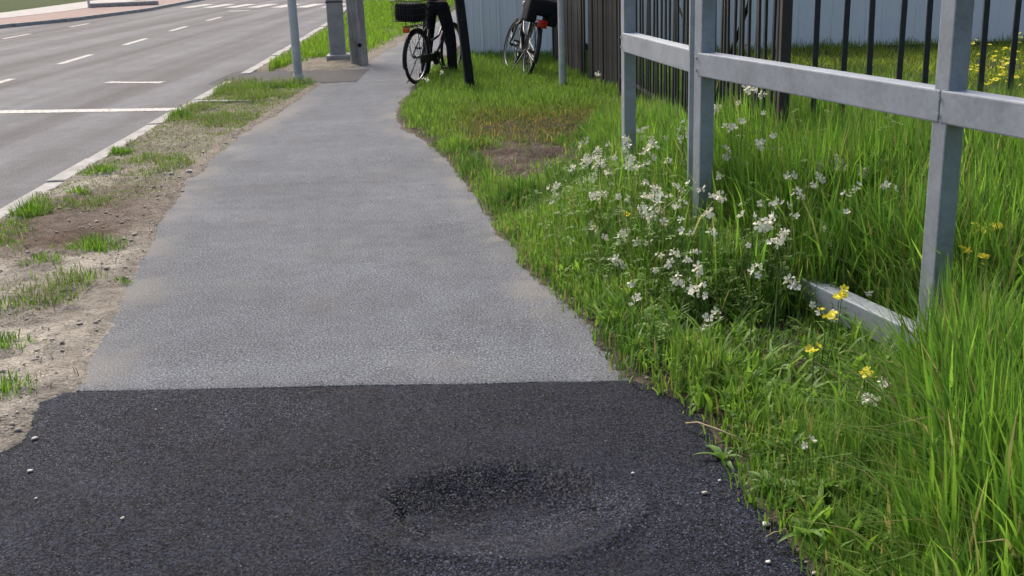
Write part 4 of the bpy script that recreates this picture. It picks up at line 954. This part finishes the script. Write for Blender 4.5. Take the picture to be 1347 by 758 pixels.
for k, (x, y, rad, hh, nb, lab) in enumerate(TUFTS):
    r = np.random.default_rng(100 + k); a = r.uniform(0, 6.28, nb); q = rad * r.random(nb) ** 0.75 * 0.9
    bx, by = x + q * np.cos(a) * 1.2, y + q * np.sin(a)
    h = hh * r.uniform(.45, 1.1, nb) * (1 - .45 * (q / rad) ** 2)
    o = blades('grass_tuft', bx - x, by - y, h * .82, r.uniform(.003, .0055, nb) * (1 + .04 * y), r.gamma(2, .28, nb), greens(nb, (.075, .165, .022), (.150, .265, .036), .3, r), M['grass'], kind=None, r=r, z=land(bx, by), az=a + r.uniform(-.8, .8, nb))
    o.location = (x, y, 0); tag(o, lab, 'grass tuft', 'green grass tufts on the kerb verge')

# ------------------------------------------------------------------ leafy weeds on the margin
def leaf_mesh(L, W, seed):
    bm = new_bm(); n = 6; rows = []
    for i in range(n + 1):
        t = i / n; w = W * math.sin(math.pi * min(1, t * .9 + .08)) ** .8 * (1 + .12 * math.sin(i * 2.6 + seed)) * (1 - .1 * t)
        if i == n: w = W * .06
        zz = L * (.55 * t - .62 * t * t)
        rows.append([bm.verts.new((L * t, -w, zz + w * .35)), bm.verts.new((L * t, 0, zz)), bm.verts.new((L * t, w, zz + w * .35))])
    for i in range(n):
        for k in range(2): bm.faces.new((rows[i][k], rows[i][k + 1], rows[i + 1][k + 1], rows[i + 1][k]))
    me = bpy.data.meshes.new('leaf'); bm.to_mesh(me); bm.free(); me.materials.append(M['weed']); me.polygons.foreach_set('use_smooth', [True] * len(me.polygons)); return me
LEAVES = [leaf_mesh(1.0, .12, 0), leaf_mesh(1.0, .17, 1), leaf_mesh(1.0, .09, 2)]
WEEDS = [(.84, 3.75, .15), (.97, 3.89, .14), (.66, 3.25, .13), (.77, 3.45, .12), (.76, 2.99, .13), (.84, 3.18, .14), (.88, 2.88, .16), (.88, 3.07, .12),
         (1.15, 2.62, .22), (.97, 2.50, .15), (1.08, 2.73, .16), (.80, 3.99, .11), (.58, 4.37, .09), (1.06, 3.39, .13), (1.03, 2.96, .15), (.78, 2.72, .12), (1.29, 2.60, .18)]
WL = ['leafy weed above the dry stalk, left of the pair before the lower rail', 'leafy weed above the dry stalk, right of the pair before the lower rail', 'leafy weed at the asphalt edge just below the dry stalk', 'leafy weed in the grass touching the upper end of the dry stalk',
      'leafy weed leaning over the small pebbles at the asphalt edge', 'leafy weed in the second row behind the dry stalk', 'leafy weed right of the rounded pale pebble', 'leafy weed behind the pebbles, between two other weeds', 'largest broad-leaved weed at the bottom right',
      'leafy weed at the bottom edge left of the largest weed', 'leafy weed just above the largest weed', 'leafy weed nearest the corner of the grey path', 'small leafy weed beside the grey path above the seam', 'leafy weed below the lower rail end', 'leafy weed half hidden in grass below the yellow flowers', 'lowest leafy weed touching the black asphalt', 'leafy weed farthest right in the bottom corner']
for k, (x, y, s) in enumerate(WEEDS):
    r = np.random.default_rng(200 + k); root = empty('leafy_weed', (x, y, gz(x, y) + .005), (0, 0, r.uniform(0, 6)))
    tag(root, WL[k], 'weed', 'leafy weeds on the asphalt margin')
    nl = int(r.integers(8, 13))
    for i in range(nl):
        ln = s * r.uniform(.4, .85)
        share('leaf', LEAVES[int(r.integers(0, 3))], root, (0, 0, .005), (r.uniform(-.25, .25), -r.uniform(-.1, 1.0), i * 6.283 / nl + r.uniform(-.5, .5)), (ln, ln * r.uniform(.7, 1.2), ln))

# ------------------------------------------------------------------ flowers
WHITE = [(0.4, 6.71, 0.28), (0.48, 6.74, 0.33), (0.46, 6.59, 0.3), (0.51, 6.47, 0.3), (0.49, 6.32, 0.28), (0.57, 6.2, 0.33), (0.41, 6.41, 0.25), (0.26, 6.57, 0.18), (0.29, 6.6, 0.19), (0.25, 6.28, 0.15), (0.27, 6.03, 0.14), (0.49, 5.96, 0.26), (0.55, 6.59, 0.35), (0.62, 6.8, 0.39), (0.74, 6.84, 0.41), (0.72, 6.58, 0.41), (0.7, 6.39, 0.39), (0.84, 7.0, 0.44), (0.81, 6.39, 0.41), (0.87, 6.66, 0.43), (0.88, 6.48, 0.42), (0.68, 6.17, 0.38), (0.77, 6.09, 0.4), (0.73, 6.06, 0.39), (0.82, 6.27, 0.4), (0.89, 6.08, 0.41), (1.07, 6.8, 0.48), (1.1, 6.71, 0.49), (1.04, 6.53, 0.46), (0.72, 5.78, 0.36), (0.85, 5.53, 0.39), (1.08, 5.54, 0.44), (0.94, 5.35, 0.4), (0.69, 5.51, 0.32), (0.72, 5.45, 0.35), (0.66, 5.35, 0.29), (0.73, 5.27, 0.32), (0.69, 5.26, 0.29), (0.73, 5.12, 0.3), (0.81, 5.22, 0.35), (0.8, 5.03, 0.33), (0.97, 5.17, 0.4), (1.0, 5.13, 0.4), (1.06, 4.94, 0.41), (1.06, 4.74, 0.41), (1.19, 4.89, 0.42), (1.16, 4.71, 0.41), (1.12, 4.65, 0.4), (0.94, 4.85, 0.37), (0.89, 4.76, 0.33), (0.82, 4.86, 0.31), (0.9, 4.6, 0.32), (0.99, 4.47, 0.35), (1.1, 4.39, 0.39), (1.14, 4.46, 0.4), (0.97, 4.19, 0.34), (0.95, 4.17, 0.33), (0.9, 4.35, 0.31), (1.31, 4.94, 0.46), (1.59, 5.65, 0.5), (1.51, 5.31, 0.5), (1.6, 5.5, 0.5), (1.45, 5.07, 0.49), (1.4, 4.99, 0.48), (1.33, 5.18, 0.48), (0.6, 5.08, 0.21), (0.57, 5.3, 0.22), (0.55, 5.25, 0.21), (0.46, 5.37, 0.17), (0.32, 5.55, 0.11), (0.41, 5.59, 0.17), (0.73, 4.77, 0.24), (0.76, 4.74, 0.26), (0.81, 4.64, 0.28), (0.76, 4.62, 0.25), (0.82, 4.47, 0.27), (0.7, 4.68, 0.22), (0.78, 4.45, 0.25), (0.64, 4.6, 0.18), (0.64, 4.71, 0.19), (0.7, 4.52, 0.2), (0.74, 4.43, 0.2), (0.72, 4.35, 0.19), (0.78, 4.21, 0.22), (0.65, 4.43, 0.16), (0.74, 4.3, 0.2), (0.53, 4.71, 0.12), (0.53, 4.54, 0.12), (0.5, 4.45, 0.11), (0.5, 5.02, 0.15), (0.47, 5.03, 0.14), (0.67, 4.83, 0.22), (1.59, 5.24, 0.5), (1.68, 5.17, 0.5), (1.53, 4.78, 0.5), (1.67, 4.83, 0.5), (1.68, 4.77, 0.5), (1.45, 4.67, 0.49), (1.41, 4.52, 0.46), (2.17, 5.92, 0.5), (1.94, 6.16, 0.5), (2.55, 5.42, 0.5), (2.36, 5.02, 0.5), (1.83, 4.74, 0.5), (0.87, 3.04, 0.11), (1.08, 3.1, 0.22), (1.13, 3.15, 0.25), (1.05, 2.41, 0.15), (1.07, 2.33, 0.14), (1.15, 2.4, 0.21), (1.16, 2.27, 0.19), (1.06, 2.52, 0.16), (1.18, 2.32, 0.21)]
YELLOW = [(1.16, 3.75, 0.34), (1.17, 3.75, 0.35), (1.1, 3.69, 0.29), (1.12, 3.67, 0.31), (1.02, 3.54, 0.22), (1.11, 3.28, 0.24), (1.11, 3.25, 0.24), (1.22, 3.16, 0.3), (1.77, 4.05, 0.5), (1.83, 4.09, 0.5), (1.84, 4.06, 0.5), (1.63, 3.83, 0.47), (1.67, 3.75, 0.47), (0.59, 5.47, 0.27), (1.67, 4.24, 0.5)]
def floret_bm(seed, n, rad, size, elong):
    """a loose head of blooms, each with a few rounded petals"""
    r = np.random.default_rng(seed); bm = new_bm()
    for i in range(n):
        a = i * 2.4 + r.uniform(-.4, .4); t = (i + .5) / n
        c = Vector((math.cos(a) * rad, math.sin(a) * rad, (t - .5) * elong)); out = Vector((math.cos(a), math.sin(a), r.uniform(0, 1.2))).normalized()
        q = out.to_track_quat('Z', 'Y').to_matrix(); s = size * r.uniform(.75, 1.2); npet = int(r.integers(3, 6))
        for p in range(npet):
            b = p * 6.283 / npet + r.uniform(-.25, .25); lift = r.uniform(.35, .9)
            d = Vector((math.cos(b), math.sin(b), lift)); sd = Vector((-math.sin(b), math.cos(b), 0))
            pts = [(0.05, 0, 0), (.45, .28, .02), (.8, .36, 0), (1.0, .16, -.08), (1.0, -.16, -.08), (.8, -.36, 0), (.45, -.28, .02)]
            bm.faces.new([bm.verts.new(c + q @ ((d * u + sd * v + Vector((0, 0, w))) * s)) for u, v, w in pts])
    return bm
def finish(bm, name, mat):
    me = bpy.data.meshes.new(name); bm.to_mesh(me); bm.free(); me.materials.append(mat); return me
HEADS = [finish(floret_bm(s, nn, .010, .0165, .022), 'blossom', M['petal']) for s, nn in ((1, 3), (2, 2), (3, 4), (4, 1))]
def bloom_bm(seed):
    bm = new_bm()
    for k in range(5):
        a = k * 1.2566; d = Vector((math.cos(a), math.sin(a), .45)); s = Vector((-math.sin(a), math.cos(a), 0)); P = lambda u, w: bm.verts.new(d * u + s * w)
        b, m1, m2, e1, e2 = P(.001, 0), P(.008, .0052), P(.008, -.0052), P(.013, .003), P(.013, -.003)
        bm.faces.new((b, m2, e2, e1, m1))
    return bm
YH = [finish(bloom_bm(1), 'blossom', M['yellow'])]
def stem_mesh(seed, h=1.0):
    r = np.random.default_rng(seed); bm = new_bm(); b = r.uniform(-.08, .08, 2)
    tube(bm, [(-b[0] * (1 - t) ** 2 * 2.5, -b[1] * (1 - t) ** 2 * 2.5, (t - 1) * h) for t in (0, .35, .7, 1)], [.0032, .0028, .0022, .0016], 5)
    return finish(bm, 'stem', M['stem'])
STEMS = [stem_mesh(s) for s in range(4)]
def flower(name, x, y, z, heads, nh, spread, scale, lab, grp, cat, k):
    r = np.random.default_rng(300 + k); g = gz(x, y); hgt = max(.05, z - g)
    root = empty(name, (x, y, g)); tag(root, lab, cat, grp)
    s = share('stem', STEMS[k % 4], root, (0, 0, hgt), (0, 0, r.uniform(0, 6)), (1, 1, hgt))
    for i in range(nh):
        o = r.normal(0, spread, 3) if i else np.zeros(3); sc = scale * r.uniform(.8, 1.25)
        share('blossom', heads[int(r.integers(0, len(heads)))], root, (o[0], o[1], hgt + .01 + o[2] * .8), (r.uniform(-.6, .6), r.uniform(-.6, .6), r.uniform(0, 6)), (sc, sc, sc))
rf = np.random.default_rng(77)
for _ in range(64):                                     # a few more, thinly spread
    x, y = rf.uniform(.35, 1.5), rf.uniform(4.2, 7.2)
    if x > xr(y) + .35: WHITE.append((round(x, 2), round(y, 2), round(gz(x, y) + float(height_map(np.array([x]), np.array([y]))[0]) * 1.0, 2)))
WHITE = [w for k, w in enumerate(WHITE) if not (4.2 < w[1] < 5.1 and .6 < w[0] < 1.0 and k % 3 == 0)]
for k, (x, y, z) in enumerate(WHITE):
    bx = float(bar_x(y))
    if y < 2.8: lab = 'white flower low in the grass at the bottom right corner'
    elif y < 3.4: lab = 'white flower among the weeds between asphalt and lower rail'
    elif x > bx + .9: lab = 'white flower in the grass at the right edge behind the barrier'
    elif x > bx: lab = 'white flower cluster in tall grass behind the middle of the barrier rail'
    elif y > 6.2 and x > .66: lab = 'white flower cluster in grass at the foot of the short barrier panel'
    elif y > 6.2: lab = 'white flower cluster on the mound edge nearest the bare soil patch'
    elif x < .36: lab = 'white flower cluster closest to the grey path'
    elif y > 5.25 and x > .66: lab = 'white flower cluster at the foot of the doubled barrier post'
    elif y > 5.0: lab = 'white flower cluster in grass left below the doubled barrier post'
    elif x > .86: lab = 'white flower cluster in front of the barrier rail between its posts'
    else: lab = 'white flower cluster in the low grass above the asphalt seam corner'
    grp = 'white flowers on the verge'
    flower('white_flower', x, y, z + .035, HEADS, 1 + (k * 7 % 5 > 1), .024, (.66 + .45 * (k * 37 % 10) / 10) * (.95 + .05 * (y - 3)), lab, grp, 'flower', k)
for k, (x, y, z) in enumerate(YELLOW):
    lab, grp = ('yellow flower in the tall grass right of the nearest barrier post', 'yellow flowers right of the post') if x > float(bar_x(y)) and y > 3.6 else ('yellow flower in the grass before the lower barrier rail', 'yellow flowers before the rail')
    if y > 5: lab, grp = 'single yellow flower among the white flowers by the path', None
    flower('yellow_flower', x, y, z + .03, YH, 4, .014, 1.15, lab, grp, 'flower', 400 + k)
for k, (x, y) in enumerate([(5.65, 13.25), (5.07, 11.6), (5.54, 12.3), (4.49, 10.6), (4.58, 10.3), (6.2, 13.6), (4.43, 9.7), (4.9, 10.9), (5.2, 12.9), (4.0, 9.2), (4.7, 9.4), (5.9, 12.0)]):
    flower('mustard_plant', x, y, gz(x, y) + .36, YH, 6, .06, 1.9, 'yellow flowering plant on the lawn beyond the black picket fence', 'yellow plants beyond the picket fence', 'plant', 500 + k)
for k, (x, y, lab) in enumerate([(-.72, 12.9, 'tiny white flower in the grass left of the leaning timber, nearer the timber'), (-.88, 12.4, 'tiny white flower at the path edge left of the leaning timber'), (1.02, 12.2, 'pale flower in the grass at the foot of the board fence')]):
    flower('white_flower', x, y, gz(x, y) + .26, HEADS, 2, .015, 1.3, lab, None, 'flower', 600 + k)

# ------------------------------------------------------------------ loose bits
def pebble(x, y, s, seed, mat, lab, z=None, flat=.55):
    r = np.random.default_rng(seed); bm = new_bm(); bmesh.ops.create_icosphere(bm, subdivisions=2, radius=1.0)
    k = r.uniform(.7, 1.25, 3); f = r.uniform(1, 3, 3)
    for v in bm.verts:
        d = 1 + .16 * math.sin(v.co.x * f[0] * 2 + seed) + .12 * math.sin(v.co.y * f[1] * 3 + 1); v.co = Vector((v.co.x * k[0] * 1.3, v.co.y * k[1], v.co.z * flat)) * (s * d)
    o = mesh_obj('pebble', bm, mat, None, True); o.location = (x, y, (z if z is not None else 0.012) + s * flat * .6); o.rotation_euler = (0, 0, r.uniform(0, 6)); tag(o, lab, 'pebble')
for k, (x, y, s, m, lab) in enumerate([
    (.36, 3.17, .0085, 'white', 'white pebble on black asphalt to the right of the sunken hollow'),
    (-1.61, 3.34, .009, 'pale_stone', 'pale pebble on black asphalt at the left edge, upper one'),
    (-1.51, 3.14, .007, 'pale_stone', 'small pale pebble on black asphalt at the left edge, lower one'),
    (.66, 2.62, .008, 'white', 'white pebble on black asphalt at the bottom edge near the weeds'),
    (.70, 2.82, .013, 'pale_stone', 'rounded pale pebble at the foot of the weeds'),
    (.62, 3.10, .007, 'pale_stone', 'small pebble on the asphalt margin by the low weeds'),
    (.56, 3.02, .012, 'stone', 'rough tan stone on black asphalt beside the weeds'),
    (-1.19, 2.99, .008, 'stone', 'grey pebble pressed in the left half of the black asphalt'),
    (-1.70, 3.60, .012, 'pale_stone', 'pale flat pebble where sand meets the black asphalt'),
    (.56, 3.84, .010, 'stone', 'pebble in the corner between grey path, black asphalt and weeds'),
    (-1.34, 3.83, .006, 'pale_stone', 'tiny pale pebble on black asphalt just below the seam'),
    (-2.62, 8.55, .028, 'stone', 'pale flat stone on the verge above the brown soil, left of two'),
    (-2.50, 8.62, .033, 'pale_stone', 'pale flat stone on the verge above the brown soil, right of two'),
    (-2.30, 6.62, .02, 'stone', 'pale stone just above the largest tuft on the sandy verge')]):
    pebble(x, y, s * .75, 700 + k, M[m], lab, None if x > xl(y) and x < xr(y) else gz(x, y))
bm = new_bm(); tube(bm, [(0, 0, .02), (.03, -.05, .045), (.08, -.13, .055), (.16, -.25, .06)], [.003, .003, .0026, .0018], 6)
o = mesh_obj('dry_stalk', bm, M['dry'], None, True); o.location = (.58, 3.50, .01); tag(o, 'pale dry stalk lying from the weeds onto black asphalt', 'stalk')
bm = new_bm(); tube(bm, [(0, 0, .006), (.03, .02, .01), (.07, .03, .006)], [.0022, .0022, .0016], 6)
o = mesh_obj('dry_stalk', bm, M['dry'], None, True); o.location = (.68, 2.74, .012); tag(o, 'short dry twig on black asphalt near the bottom edge', 'stalk')

bm = new_bm(); box(bm, (0, 0, 0), (0.62, 0.09, 0.08), bevel=.01)
o = mesh_obj('drain_channel', bm, M['kerb']); o.location = (-3.28, 13.05, 0.005); o.rotation_euler = (0, 0.01, -0.10); tag(o, 'thin concrete strip set across the verge beside the kerb', 'concrete strip')

x = rng.uniform(-1.75, .42, 260); y = seam_y(x) + rng.exponential(.035, 260) - .01
crumbs('seam_crumbs', x, y, rng.uniform(.0015, .0042, 260), M['patch'], 12, z=np.full(260, .004))
